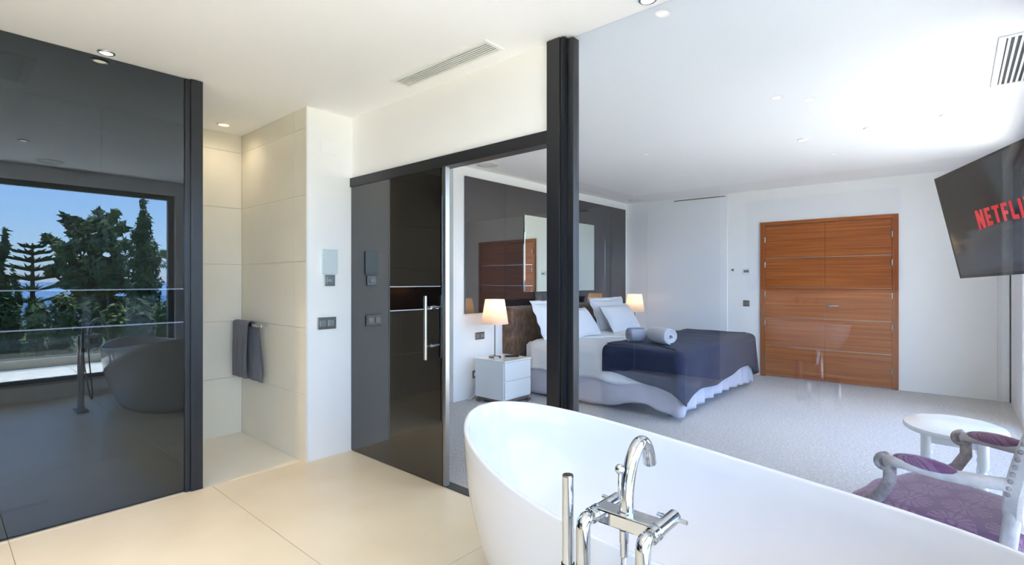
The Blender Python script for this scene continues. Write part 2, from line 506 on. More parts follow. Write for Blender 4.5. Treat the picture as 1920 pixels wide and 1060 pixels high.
# bedroom walls
struct('wall_headboard', MB().box(3.675, 7.7, YH, YH + .35, -.05, H), 'paint', 'white bedroom wall behind the bed', 'wall')
struct('wall_passage', MB().box(X1, 7.9, 5.2, 5.35, 0, H), 'paint', 'white end wall of the passage behind the bed wall', 'wall')
FA = math.atan(0.028)
def far(Yw, d=0.0, z=0.0):        # world point on the far bedroom wall
    x = 7.48 + (YH - Yw) * .028
    return (x - d * math.cos(FA), Yw - d * math.sin(FA), z)
def fy_(Yw): return (Yw - YH) / math.cos(FA)
wf = MB().box(0, .15, fy_(-2.6), fy_(5.4), -.05, H + .04).build('wall_far', 'paint')
wf.location = (7.48, YH, 0); wf.rotation_euler = (0, 0, FA)
tag(wf, 'white bedroom wall holding the wooden double door', 'wall', kind='structure')
# glossy closet panels on the far wall
MB().box(-.012, 0, fy_(3.70), fy_(4.035), .01, H - .012).build('closet_panel', 'white_gloss', wf, bevel=.002)
MB().box(-.012, 0, fy_(2.47), fy_(3.675), .01, H - .012).build('closet_panel', 'white_gloss', wf, bevel=.002)
MB().box(-.018, 0, fy_(3.675), fy_(3.70), .01, H - .012).build('closet_trim', 'white_plastic', wf)

tw_ = MB().box(-.03, 0, fy_(WYB + .012), fy_(-.335), 0, H).build('reveal_board', 'white_plastic', wf, bevel=.003)
MB().box(-.04, 0, fy_(WYB), fy_(WYB + .012), 0, 2.4).build('window_track', 'black_metal', wf)

# ------------------------------------------------------------------ glass partitions and their posts
t = thing('glass_partition', 'tall clear glass partition between bathtub and bedroom', 'partition', (X1 + .03, 0, 0))
MB().box(-.005, .005, WY - .0, 1.475, .004, H - .002).build('pane', 'clear_glass', t)
MB().box(-.02, .02, WY, 1.46, 0, .008).build('floor_channel', 'black_metal', t)
MB().box(-.055, .06, 1.525, 1.608, 0, H - .004).build('post', 'black_metal', t, bevel=.002)
MB().box(-.046, .045, 1.500, 1.525, 0, H - .006).box(-.052, -.046, 1.507, 1.517, 0, H - .006).build('seal_profile', 'black_metal', t)
MB().box(-.024, .03, 1.462, 1.500, 0, H - .01).build('glass_channel', 'black_metal', t, bevel=.003)

t = thing('shower_screen', 'dark tinted glass shower screen reflecting the terrace window', 'partition', (0, YG, 0))
MB().box(XB, 1.035, -.005, .005, .003, H - .002).build('pane', 'shower_glass', t)
MB().box(1.062, 1.128, -.03, .03, 0, H - .003).build('post', 'black_metal', t, bevel=.002)
MB().box(1.034, 1.062, -.018, .018, 0, H - .006).build('glass_channel', 'black_metal', t, bevel=.002)

# ------------------------------------------------------------------ black sliding door
d1 = thing('door_1', 'black glass sliding door with long steel pull handle', 'door', (X1, 0, 0), kind='structure')
MB().box(-.012, .03, 2.445, 3.497, .006, 2.03).build('door_panel', 'black_gloss', d1, bevel=.002)
MB().box(-.006, .028, 2.418, 2.445, .006, 2.03).build('door_edge', 'alu', d1, bevel=.002)
MB().box(-.022, .06, 1.608, 3.5, 2.018, 2.086).build('track_cover', 'black_metal', d1, bevel=.002)
MB().box(-.004, .07, 1.608, 3.499, -.002, .004).build('floor_guide', 'black_metal', d1)
hd = MB().cyl((-.075, 2.53, .80), (-.075, 2.53, 1.205), .0125).build('pull_handle', 'steel', d1, smooth='angle')
for z in (.885, 1.132):
    MB().cyl((-.075, 2.53, z), (-.012, 2.53, z), .007).build('handle_bracket', 'chrome', hd, smooth='angle')
    MB().cyl((-.03, 2.53, z), (-.0115, 2.53, z), .013).build('handle_rosette', 'chrome', hd, smooth='angle')

# ------------------------------------------------------------------ wooden double door
d2 = thing('door_2', 'brown wooden double door with thin metal inlay strips', 'door', (7.48, YH, 0), FA, kind='structure')
ya, yb, ym = fy_(.515), fy_(2.03), fy_(1.266)
MB().box(-.03, .0, ya, ya + .062, 0, 2.10).box(-.03, .0, yb - .062, yb, 0, 2.10).build('door_jamb', 'teak_upright', d2, bevel=.003)
MB().box(-.03, .0, ya + .062, yb - .062, 2.055, 2.10).build('door_head', 'teak', d2, bevel=.003)
zz = [.008, .414, .81, 1.209, 1.61, 2.052]
for (y0, y1) in ((ya + .064, ym - .0015), (ym + .0015, yb - .064)):
    lf = MB().box(-.012, .0, y0, y1, .008, 2.052).build('door_leaf', 'teak_upright', d2)
    for i in range(5):
        MB().box(-.022, -.012, y0, y1, zz[i] + .004, zz[i + 1] - .004).build('panel', 'teak', lf, bevel=.001, seg=1)
    for i in range(1, 5):
        MB().box(-.0205, -.012, y0, y1, zz[i] - .004, zz[i] + .004).build('inlay_strip', 'alu', lf)
for yy in (ya + .062, yb - .062):
    for z in (.22, .74, 1.12, 1.52, 1.86):
        MB().cyl((-.034, yy, z - .035), (-.034, yy, z + .035), .008, n=10).build('hinge', 'steel', d2, smooth='angle')
hl = MB().cyl((-.026, ym - .045, .985), (-.022, ym - .045, .985), .025).build('door_handle', 'steel', d2, smooth='angle')
MB().tube([(-.022, ym - .045, .985), (-.062, ym - .045, .985), (-.07, ym - .055, .985), (-.07, ym - .165, .985)], .009, 12).build('lever', 'steel', hl, smooth=True)

# door at the basin wall, behind the photographer's left
d3 = thing('door_3', 'dark grey flush door at the end of the basin wall', 'door', (XB, 2.9, 0), kind='structure')
MB().box(.0, .02, -.56, .66, 0, H - .003).build('door_frame', 'tinted_mirror', d3, bevel=.003)
MB().box(.02, .028, -.50, .60, .01, 2.45).build('door_leaf', 'tinted_mirror', d3, bevel=.003)
MB().tube([(.028, .34, 1.0), (.07, .34, 1.0), (.07, .22, 1.0)], .009, 10).build('door_handle', 'steel', d3, smooth=True)

# ================================================================== BATHROOM THINGS
# ---- freestanding slipper bathtub
TC, TA, TB, TH, TN = (1.606, 0.676), 0.92, 0.451, 0.045, 1.98
def tub_ring(sa, sb, zf, n=120, drop=0.0):
    r = []
    for i in range(n):
        t = 2 * PI * i / n
        ct, st = math.cos(t), math.sin(t)
        l = math.copysign(abs(ct) ** (2 / TN), ct)
        w_ = math.copysign(abs(st) ** (2 / TN), st) * (1 + .08 * l)
        L, W = TA * sa * l, TB * sb * w_
        z = zf(.618 + .055 * l + .078 * l * l, l)
        r.append((L * math.sin(TH) + W * math.cos(TH), L * math.cos(TH) - W * math.sin(TH), z))
    return r
tub = thing('bathtub', 'white freestanding oval bathtub with raised ends', 'bathtub', (TC[0], TC[1], 0))
rings = []
for k in range(15):
    t = k / 14
    f = 1 - (1 - t) ** 2.1
    sa, sb = lerp(.74, 1.0, f), lerp(.66, 1.0, f)
    rings.append(tub_ring(sa, sb, lambda rz, l, t=t: t * (rz - .006)))
for da, dz in ((-.002, -.002), (-.005, 0), (-.014, 0.0), (-.018, -.003), (-.022, -.009)):
    rings.append(tub_ring(1 + da, 1 + da * 2, lambda rz, l, dz=dz: rz + dz))
for k in range(1, 13):
    t = k / 12
    f = t ** 1.9
    sa, sb = lerp(.975, .60, f), lerp(.95, .50, f)
    rings.append(tub_ring(sa, sb, lambda rz, l, t=t: lerp(rz - .012, .13, t ** .8)))
for s_ in (.45, .28, .12):
    rings.append(tub_ring(s_, s_ * .8, lambda rz, l: .122))
MB().loops(rings, True, True, True).build('shell', 'porcelain', tub, smooth=True)
MB().lathe([(.034, 0), (.034, .006), (.028, .010), (.0, .011)], (0, -.05, .1225), 24).build('drain', 'chrome', tub, smooth='angle')

# ---- floor standing bath mixer
mx_ = thing('bath_mixer', 'chrome floor standing bath mixer with curved spout and hand shower', 'faucet', (.995, .575, 0))
MB().box(-.045, .05, -.12, .12, 0, .014).build('base_plate', 'chrome', mx_, bevel=.004)
for y in (-.075, .075):
    MB().tube([(0, y, .014), (0, y, .73), (.002, y, .740), (.008, y, .745), (.03, y, .745)], .0165, 20).build('leg', 'chrome', mx_, smooth=True)
    MB().cyl((0, y, .014), (0, y, .03), .024).build('leg_collar', 'chrome', mx_, smooth='angle')
    v = MB().cyl((.028, y, .745), (.128, y, .745), .0165).build('valve', 'chrome', mx_, smooth='angle')
    MB().cyl((.034, y, .745), (.044, y, .745), .0188).build('valve_ring', 'chrome', v, smooth='angle')
    MB().cyl((.058, y, .745), (.064, y, .745), .0188).build('valve_ring', 'chrome', v, smooth='angle')
    k = MB().cyl((.1285, y, .745), (.158, y, .745), .0165).build('handle', 'chrome', mx_, smooth='angle')
    MB().cyl((.146, y - .036, .745), (.146, y + .036, .745), .0052, n=14).build('handle_pin', 'chrome', k, smooth='angle')
MB().box(.045, .098, -.078, .078, .728, .762).build('body', 'chrome', mx_, bevel=.004)
kp = [(.066, .756), (.067, .79), (.072, .825), (.083, .860), (.100, .888), (.121, .905), (.143, .908), (.163, .896), (.177, .874), (.186, .846)]
sp = []
for k in range(len(kp) - 1):                      # catmull-rom through the key points
    a, b_, c_, d_ = kp[max(k - 1, 0)], kp[k], kp[k + 1], kp[min(k + 2, len(kp) - 1)]
    for q in range(4):
        t_ = q / 4
        pt = [.5 * (2 * b_[i] + (c_[i] - a[i]) * t_ + (2 * a[i] - 5 * b_[i] + 4 * c_[i] - d_[i]) * t_ ** 2 + (3 * b_[i] - a[i] - 3 * c_[i] + d_[i]) * t_ ** 3) for i in (0, 1)]
        sp.append((pt[0], 0, pt[1]))
sp.append((kp[-1][0], 0, kp[-1][1]))
MB().tube(sp, .0162, 24).build('spout', 'chrome', mx_, smooth='angle')
MB().cyl((.066, 0, .758), (.066, 0, .768), .0195).build('spout_collar', 'chrome', mx_, smooth='angle')
k = MB().cyl((.044, .006, .80), (.046, .006, .858), .0040, n=12).build('diverter_rod', 'chrome', mx_, smooth=True)
MB().ball((.046, .006, .868), .0115, 16).build('diverter_knob', 'chrome', k, smooth=True)
MB().cyl((.055, 0, .728), (.055, 0, .700), .011).cyl((.055, 0, .700), (.055, 0, .668), .0095).build('hose_connector', 'chrome', mx_, smooth='angle')
hs = []
for k in range(41):
    t = k / 40
    x = lerp(.055, .0, t) + .05 * math.sin(PI * t)
    y = lerp(0, .118, t) + .02 * math.sin(2 * PI * t)
    z = lerp(.668, .60, t) - .52 * math.sin(PI * t) ** .8
    hs.append((x, y, z))
MB().tube(hs, .006, 10).build('hose', 'steel', mx_, smooth=True)
hsw = MB().cyl((0, .118, .632), (0, .118, .838), .0135).build('hand_shower', 'chrome', mx_, smooth='angle')
MB().cyl((0, .118, .8382), (0, .118, .841), .0125).build('spray_face', 'dark_steel', hsw, smooth='angle')
MB().cyl((0, .118, .60), (0, .118, .632), .0145, .016).box(-.006, .006, .075, .106, .606, .622).build('shower_holder', 'rubber', mx_, smooth='angle')

# ---- towel rail and towel
tr = thing('towel_rail', 'short square steel towel rail on the shower side wall', 'towel rail', (XS, 4.36, .945))
MB().box(-.075, -.055, -.28, .275, -.012, .012).build('bar', 'steel', tr, bevel=.002)
for y in (-.22, .235):
    MB().box(-.056, 0, y - .012, y + .012, -.010, .010).build('bracket', 'steel', tr, bevel=.002)
def towel_fn(u, v):
    # v runs front hem -> over the bar -> back hem ; u along the rail
    Lf, Lb = .44, .46
    arc = PI * .02
    s_ = v * (Lf + Lb + arc)
    yy = lerp(.225, -.07, u)
    w_ = .006 * math.sin(u * 17 + 1.2) + .004 * math.sin(u * 33)
    if s_ < Lf:
        d = Lf - s_
        return (-.065 - .021 - .012 * math.sin(min(d / .2, 1)) + w_ * min(1, d / .15), yy + .012 * math.sin(d * 5), -d + .008)
    if s_ < Lf + arc:
        a = (s_ - Lf) / .02
        return (-.065 - .021 * math.cos(a), yy - .02 * a / PI, .008 + .02 * math.sin(a) * .8)
    d = s_ - Lf - arc
    return (-.065 + .021 + .004 * math.sin(u * 12) * min(1, d / .1), yy - .02 - .14 * min(d / .46, 1) ** .6, -d + .008)
tw = MB().grid(towel_fn, 28, 60).build('hand_towel', 'towel_grey', smooth=True, solid=.007, flip=True)
tw.location = tr.location
tag(tw, 'dark grey waffle towel folded over the rail in the shower', 'towel')

# ---- plates on the white pier
def plate(name, label, cat, w_, h_, loc, rz, mods, body='dark_steel', rocker='steel'):
    """wall plate facing local -y"""
    t = thing(name, label, cat, loc, rz)
    MB().box(-w_ / 2, w_ / 2, -.010, 0, -h_ / 2, h_ / 2).build('plate', body, t, bevel=.004)
    for (cx, ww, hh, mat) in mods:
        MB().box(cx - ww / 2, cx + ww / 2, -.014, -.009, -hh / 2, hh / 2).build('rocker', mat, t, bevel=.0015)
    return t
plate('light_switch', 'double steel light switch on the white pier beside the shower', 'switch', .148, .088, (1.927, 3.5, .988), 0, [(-.033, .046, .046, 'alu'), (.033, .046, .046, 'alu')])
t = plate('control_socket', 'small square steel control plate under the pale panel on the white pier', 'switch', .085, .082, (1.949, 3.5, 1.303), 0, [(0, .045, .045, 'dark_steel')])
MB().cyl((0, -.0145, 0), (0, -.017, 0), .012, n=16).build('dial', 'alu', t, smooth='angle')
t = thing('touch_panel', 'pale glass touch panel above the small steel plate on the pier', 'panel', (1.947, 3.5, 1.443))
MB().box(-.061, .061, -.014, 0, -.09, .09).build('glass_face', 'frost_panel', t, bevel=.003)
MB().box(-.055, .055, -.004, 0, -.097, -.09).build('mount', 'white_plastic', t)
t = thing('cover_plate', 'blank white cover plate high on the white pier', 'cover plate', (1.945, 3.5, 2.287))
MB().box(-.068, .068, -.006, 0, -.047, .047).build('plate', 'paint', t, bevel=.003)
MB().cyl((-.055, -.0065, 0), (-.055, -.006, 0), .004, n=10).build('screw', 'white_plastic', t)

# ---- ceiling vents
def ceil_vent(name, label, x0, x1, y0, y1, n, along='Y', rim=.022):
    cx, cy = (x0 + x1) / 2, (y0 + y1) / 2
    t = thing(name, label, 'vent', (cx, cy, H))
    a, b = (x1 - x0) / 2, (y1 - y0) / 2
    MB().box(-a, a, -b, -b + rim, -.008, 0).box(-a, a, b - rim, b, -.008, 0).box(-a, -a + rim, -b + rim, b - rim, -.008, 0).box(a - rim, a, -b + rim, b - rim, -.008, 0).build('frame', 'white_plastic', t, bevel=.002)
    MB().box(-a + rim, a - rim, -b + rim, b - rim, -.0015, 0).build('duct_back', 'vent_dark', t)
    if along == 'Y':
        st = (2 * a - 2 * rim) / n
        for k in range(n):
            x = -a + rim + (k + .5) * st
            MB().box(x - st * .22, x + st * .22, -b + rim, b - rim, -.006, -.0015).build('slat', 'white_plastic', t)
    else:
        st = (2 * b - 2 * rim) / n
        for k in range(n):
            y = -b + rim + (k + .5) * st
            MB().box(-a + rim, a - rim, y - st * .22, y + st * .22, -.006, -.0015).build('slat', 'white_plastic', t)
    return t
ceil_vent('air_vent', 'long white slotted air vent in the bathroom ceiling by the door', 1.885, 2.035, 1.83, 2.66, 6)
ceil_vent('air_vent', 'white slotted air vent in the bedroom ceiling above the television', 3.60, 4.50, -.40, -.165, 7, 'X', .03)

# ---- downlights
def downlight(label, x, y, on=True, r=.04, watts=14, ring='chrome', group=None, warm=(1.0, .94, .87), cone=95):
    t = thing('downlight', label, 'downlight', (x, y, H), group=group)
    MB().lathe([(r * .72, -.003), (r * .8, -.009), (r, -.006), (r * 1.04, 0)], (0, 0, 0), 28, False).build('trim_ring', ring, t, smooth=True, solid=.001)
    MB().lathe([(r * .74, -.003), (.0005, -.004)], (0, 0, 0), 24).build('lens', 'lens' if on else 'lens_off', t)
    if on:
        d = bpy.data.lights.new('bulb', 'SPOT')
        d.energy = watts; d.color = warm; d.spot_size = math.radians(cone); d.spot_blend = 1.0 if cone > 100 else .8; d.shadow_soft_size = .03
        o = bpy.data.objects.new('bulb', d); col.objects.link(o); o.parent = t; o.location = (0, 0, -.012)
    return t
downlight('lit chrome downlight in the bathroom ceiling beside the dark shower glass', .636, 3.50, watts=70, warm=(1.0, .72, .42))
downlight('lit chrome downlight in the bathroom ceiling beside the clear glass partition', 2.095, 1.03, watts=20)
downlight('downlight over the bathtub nearer the shower glass', .55, .92, watts=14)
downlight('downlight over the bathtub nearer the window', .36, .76, watts=14)
downlight('cream downlight in the shower ceiling above the towel rail', 1.545, 4.40, r=.05, watts=5, ring='lens_off', warm=(1.0, .86, .66), cone=165)
downlight('added unseen fill light at the far left of the shower ceiling', -.35, 4.10, watts=26, warm=(1.0, .9, .78), cone=150)  # out of view, added to lift the light inside the shower
downlight('added fill light in front of the washbasin nearer the window', -1.5, .9, watts=95)  # unseen fill, added to brighten the bathroom
downlight('added fill light in front of the washbasin nearer the grey door', -1.5, 2.4, watts=95)  # second unseen fill, added for room brightness
downlight('added fill light in the middle of the bathroom ceiling behind the photographer', -.3, 2.3, watts=95)  # unseen fill, added to raise the ceiling by bounce
for lab, x, y in (('lit recessed bedroom downlight nearest the bed', 5.08, 1.023), ('middle one of three lit bedroom downlights in a row', 5.05, .535), ('lit recessed bedroom downlight nearest the television', 5.03, .054)):
    downlight(lab, x, y, r=.042, watts=35, warm=(1.0, .9, .8), ring='white_plastic', group='bedroom downlights')
# speakers
def speaker(label, x, y, r=.10):
    t = thing('ceiling_speaker', label, 'speaker', (x, y, H))
    MB().lathe([(r, 0), (r, -.006), (r * .95, -.009), (r * .92, -.006)], (0, 0, 0), 40, False).build('rim', 'white_plastic', t, smooth=True, solid=.001)
    MB().lathe([(r * .93, -.005), (r * .6, -.0065), (.001, -.007)], (0, 0, 0), 40).build('grille', 'white_plastic', t, smooth=True)
speaker('round ceiling speaker near the bathroom window', .83, .03, .11)
speaker('round white speaker in the bedroom ceiling above the near nightstand', 3.93, 3.78, .12)
speaker('round white speaker in the bedroom ceiling corner by the closet', 7.18, 3.72, .12)
t = thing('linear_diffuser', 'thin linear air slot at the top of the closet wall', 'vent', far(2.87, .013, 2.515), FA)
MB().box(-.012, 0, -.38, .38, -.012, .012).build('frame', 'white_plastic', t, bevel=.002)
MB().box(-.0135, -.012, -.375, .375, -.005, .005).build('slot', 'vent_dark', t)
t = thing('rain_shower', 'square ceiling rain shower head seen through the dark glass', 'shower head', (.10, 4.14, H))
MB().box(-.30, .30, -.25, .25, -.02, 0).build('plate', 'dark_steel', t, bevel=.004)
MB().box(-.26, .26, -.21, .21, -.024, -.02).build('nozzle_field', 'vent_dark', t)

# ---- washbasin side
t = thing('washbasin', 'white wall hung washbasin on the tiled basin wall', 'washbasin', (XB, 1.30, .52))
def basin_ring(a, b_, z, n=48):
    out = []
    for i in range(n):
        q = 2 * PI * i / n
        c_, s_ = math.cos(q), math.sin(q)
        out.append((.25 + a * math.copysign(abs(c_) ** .6, c_), b_ * math.copysign(abs(s_) ** .6, s_), z))
    return out
MB().loops([basin_ring(.12, .26, 0), basin_ring(.19, .36, .06), basin_ring(.235, .42, .18), basin_ring(.25, .44, .30), basin_ring(.245, .435, .308), basin_ring(.225, .415, .308), basin_ring(.215, .40, .30), basin_ring(.17, .34, .20), basin_ring(.10, .22, .185)], True, True, True).build('bowl', 'porcelain', t, smooth=True)
MB().lathe([(.03, 0), (.03, .005), (0, .006)], (.25, 0, .187), 20).build('drain', 'chrome', t, smooth='angle')
t = thing('wall_tap', 'chrome wall mounted tap with two round handles over the washbasin', 'faucet', (XB, 1.33, 1.07))
MB().tube([(0, 0, 0), (.14, 0, 0), (.17, 0, -.012), (.18, 0, -.05)], .013, 14).build('spout', 'chrome', t, smooth=True)
for y in (-.1, .1):
    k = MB().cyl((0, y, 0), (.05, y, 0), .028).build('handle', 'chrome', t, smooth='angle')
    MB().cyl((.03, y, -.05), (.03, y, .05), .006, n=12).build('lever', 'chrome', k, smooth='angle')
t = thing('bathroom_mirror', 'dark tinted mirror panel above the washbasin', 'mirror', (XB, 1.2, 1.2))
MB().box(0, .02, -.75, .8, 0, 1.1).build('pane', 'tinted_mirror', t, bevel=.002)
MB().box(0, .016, -.77, .82, -.02, 1.12).build('frame', 'alu', t, bevel=.002)

# ================================================================== BEDROOM THINGS
# ---- dark glossy panel above the bed, with the mirror
PRZ = 0.0
t = thing('headboard_panel', 'large dark grey glossy wall panel above the bed', 'wall panel', (0, YH - .001, 0), PRZ)
for a, b in ((3.835, 4.478), (4.480, 6.748), (6.75, 7.39)):
    MB().box(a, b, -.02, 0, .94, 2.445).build('panel', 'grey_gloss', t, bevel=.0015, seg=1)
t = thing('bedroom_mirror', 'rectangular frameless mirror on the dark panel above the bed', 'mirror', (5.626, YH - .0215, 1.640))
MB().box(-.799, .799, -.012, 0, -.477, .477).build('mirror_pane', 'mirror_glass', t, bevel=.003)
MB().box(-.76, .76, -.004, 0, -.45, .45).build('backing', 'vent_dark', t)

# ---- bed
BX0, BX1, BY0, BY1 = 4.54, 6.74, 1.92, 3.86
def rrect(x0, x1, y0, y1, r, n):
    """closed rounded rectangle, ccw, starting at the head end of the left side; returns (pt, normal)"""
    segs = []
    cs = [((x0 + r, y1 - r), PI / 2), ((x0 + r, y0 + r), PI), ((x1 - r, y0 + r), 1.5 * PI), ((x1 - r, y1 - r), 2 * PI)]
    pts = []
    for (c, a0) in cs:
        for k in range(7):
            a = a0 + PI / 2 * k / 6
            pts.append((c[0] + r * math.cos(a), c[1] + r * math.sin(a), math.cos(a), math.sin(a)))
    L = [0.0]
    m = len(pts)
    for i in range(m):
        p, q = pts[i], pts[(i + 1) % m]
        L.append(L[-1] + math.hypot(q[0] - p[0], q[1] - p[1]))
    out = []
    j = 0
    for i in range(n):
        s_ = L[-1] * i / n
        while L[j + 1] < s_:
            j += 1
        p, q = pts[j], pts[(j + 1) % m]
        f = (s_ - L[j]) / max(1e-9, L[j + 1] - L[j])
        v = [lerp(p[k], q[k], f) for k in range(4)]
        ln = math.hypot(v[2], v[3])
        out.append((v[0], v[1], v[2] / ln, v[3] / ln, s_))
    return out
bed = thing('bed', 'wide double bed with bronze velvet headboard and pale skirt', 'bed', ((BX0 + BX1) / 2, (BY0 + BY1) / 2, 0))
ox, oy = bed.location.x, bed.location.y
bw, bl = (BX1 - BX0) / 2, (BY1 - BY0) / 2
MB().box(-bw + .06, bw - .06, -bl + .06, bl, .13, .34).build('base', 'skirt_fabric', bed, bevel=.02)
for sx_ in (-1, 1):
    for sy_ in (-1, 1):
        MB().cyl((sx_ * (bw - .14), sy_ * (bl - .14), 0), (sx_ * (bw - .14), sy_ * (bl - .14), .13), .026, .032, 14).build('leg', 'dark_wood', bed, smooth='angle')
rg = []
P = rrect(-bw + .04, bw - .04, -bl + .04, bl - .03, .10, 96)
for off, z in ((-.03, .34), (0, .37), (0, .55), (-.03, .585)):
    rg.append([(p[0] + p[2] * off, p[1] + p[3] * off, z) for p in P])
MB().loops(rg, True, True, True).build('mattress', 'linen', bed, smooth='angle')
# skirt
P = rrect(-bw, bw, -bl, bl - .02, .05, 420)
rg = []
def hem(p):
    left = p[2] < -.7
    foot = p[3] < -.7
    z = .035
    if left:
        f = (p[1] + bl) / (2 * bl)
        z = .03 + .085 * math.exp(-((f - .2) / .13) ** 2)
    if foot:
        f = (p[0] + bw) / (2 * bw)
        z = .05 + .05 * math.sin(PI * f)
    return z
for k in range(10):
    t_ = k / 9
    ring_ = []
    for p in P:
        h_ = hem(p) + .012 * math.sin(p[4] * 21) * nz(p[4] * 2, 3)
        amp = .004 + .016 * t_
        side = 1.0 if p[3] < -.6 else .45
        o_ = amp * side * (math.sin(p[4] * 26 + 2 * nz(p[4] * 3, 0)) + .5 * nz(p[4] * 6, 1))
        corner = (abs(p[2]) * abs(p[3])) * 2
        o_ += t_ * .045 * corner + .01 * t_
        ring_.append((p[0] + p[2] * o_, p[1] + p[3] * o_, lerp(.345, h_, t_)))
    rg.append(ring_)
MB().loops(rg, True).build('skirt', 'skirt_fabric', bed, smooth=True, solid=.004, flip=True)
# headboard: padded, slightly bulging
def hb(u, v):
    x = lerp(-1.19, 1.19, u); z = lerp(.02, 1.0, v)
    e = min(1, (1 - abs(2 * u - 1)) / .05) ; f = min(1, (1 - v) / .07)
    d = .13 * (1 - (1 - e) ** 2) ** .5 * (1 - (1 - f) ** 2) ** .5
    return (x + .005 * nz(x * 4, z * 4), (YH - oy) - .004 - d - .006 * nz(x * 5, z * 5, 2), z)
hbo = MB().grid(hb, 80, 40).build('headboard', 'velvet', bed, smooth=True)
MB().box(-1.185, 1.185, (YH - oy) - .035, (YH - oy) - .003, .02, .995).build('headboard_frame', 'velvet', hbo, bevel=.012)

# ---- white duvet
P = rrect(BX0 - .035, BX1 + .035, BY0 - .02, BY1 - .16, .10, 360)
rg = []
def dhem(p):
    if p[3] > .7: return .50
    z = .285 + .018 * nz(p[4] * 3.1, 5) + .012 * math.sin(p[4] * 9)
    if p[3] < -.7: z = .33
    return z
for k in range(10):                      # hem up to the edge
    t_ = 1 - k / 9
    ring_ = []
    for p in P:
        zt_ = .555
        fold = t_ * (.016 * math.sin(p[4] * 13 + 3 * nz(p[4], 0)) + .014 * nz(p[4] * 7, 4)) + .008 * nz(p[4] * 5, t_ * 3, 8)
        o_ = .01 + fold - .02 * t_
        ring_.append((p[0] + p[2] * o_, p[1] + p[3] * o_, lerp(zt_, dhem(p), t_)))
    rg.append(ring_)
cx_, cy_ = (BX0 + BX1) / 2, (BY0 + BY1 - .16) / 2
for (ins, z) in ((.006, .585), (.025, .61), (.06, .625), (.11, .632)):
    rg.append([(p[0] - p[2] * ins, p[1] - p[3] * ins, z + .006 * nz(p[0] * 5, p[1] * 5)) for p in P])
last = rg[-1]
for k in range(1, 14):
    f = k / 14
    ring_ = []
    for q in last:
        x, y = lerp(q[0], cx_, f * .97), lerp(q[1], cy_, f * .97)
        ring_.append((x, y, .632 + .012 * nz(x * 3.2, y * 3.2, 7) + .009 * nz(x * 9, y * 7, 2) + .006))
    rg.append(ring_)
dv = MB().loops(rg, True, False, True).build('duvet', 'linen', smooth=True, solid=.01)
tag(dv, 'white duvet spread over the double bed', 'duvet')

# ---- navy bed runner
yb_ = 2.70
P0 = rrect(BX0 - .055, BX1 + .055, BY0 - .04, 3.6, .09, 720)
U = [p for p in P0 if p[1] <= yb_ + .001]
# U runs left side -> foot -> right side
rg = []
def rhem(i):
    p = U[i]
    if p[2] < -.7:
        f = (yb_ - p[1]) / (yb_ - BY0)
        z = lerp(.39, .24, f ** 1.6) + .01 * math.sin(f * 9)
    elif p[3] < -.7:
        f = (p[0] - BX0) / (BX1 - BX0)
        z = lerp(.21, .30, f) + .02 * math.sin(f * 11)
        z -= .06 * math.exp(-(f / .05) ** 2) + .1 * math.exp(-((1 - f) / .05) ** 2)
    elif p[0] < cx_:
        z = .165
    else:
        z = .12
    return z
hems = [rhem(i) for i in range(len(U))]
for _ in range(6):
    hems = [hems[i] if i in (0, len(U) - 1) else (hems[i - 1] + hems[i] + hems[i + 1]) / 3 for i in range(len(U))]
for k in range(12):
    t_ = 1 - k / 11
    ring_ = []
    for i, p in enumerate(U):
        corner = (abs(p[2]) * abs(p[3])) * 2
        o_ = .012 + t_ * (.012 * math.sin(p[4] * 8 + 4 * nz(p[4] * .8, 1)) + .05 * corner)
        ring_.append((p[0] + p[2] * o_, p[1] + p[3] * o_, lerp(.585, hems[i], t_)))
    rg.append(ring_)
for (ins, z) in ((-.002, .615), (.022, .638), (.06, .650), (.11, .655)):
    rg.append([(p[0] - p[2] * ins, p[1] - p[3] * ins, z) for p in U])
last = rg[-1]
nU = len(U)
for k in range(1, 15):
    f = k / 14
    ring_ = []
    for i, q in enumerate(last):
        bx_ = lerp(last[0][0], last[-1][0], i / (nU - 1))
        by_ = yb_ + .02 * math.sin(bx_ * 3) + .012 * nz(bx_ * 6, 3)
        x, y = lerp(q[0], bx_, f), lerp(q[1], by_, f)
        ring_.append((x, y, .660 + .008 * nz(x * 3.2, y * 3.2, 7) + .008 * nz(x * 5, y * 4, 12)))
    rg.append(ring_)
rn = MB().loops(rg, False).build('bed_runner', 'navy', smooth=True, solid=.006)
tag(rn, 'navy blue throw draped over the foot of the bed', 'throw')

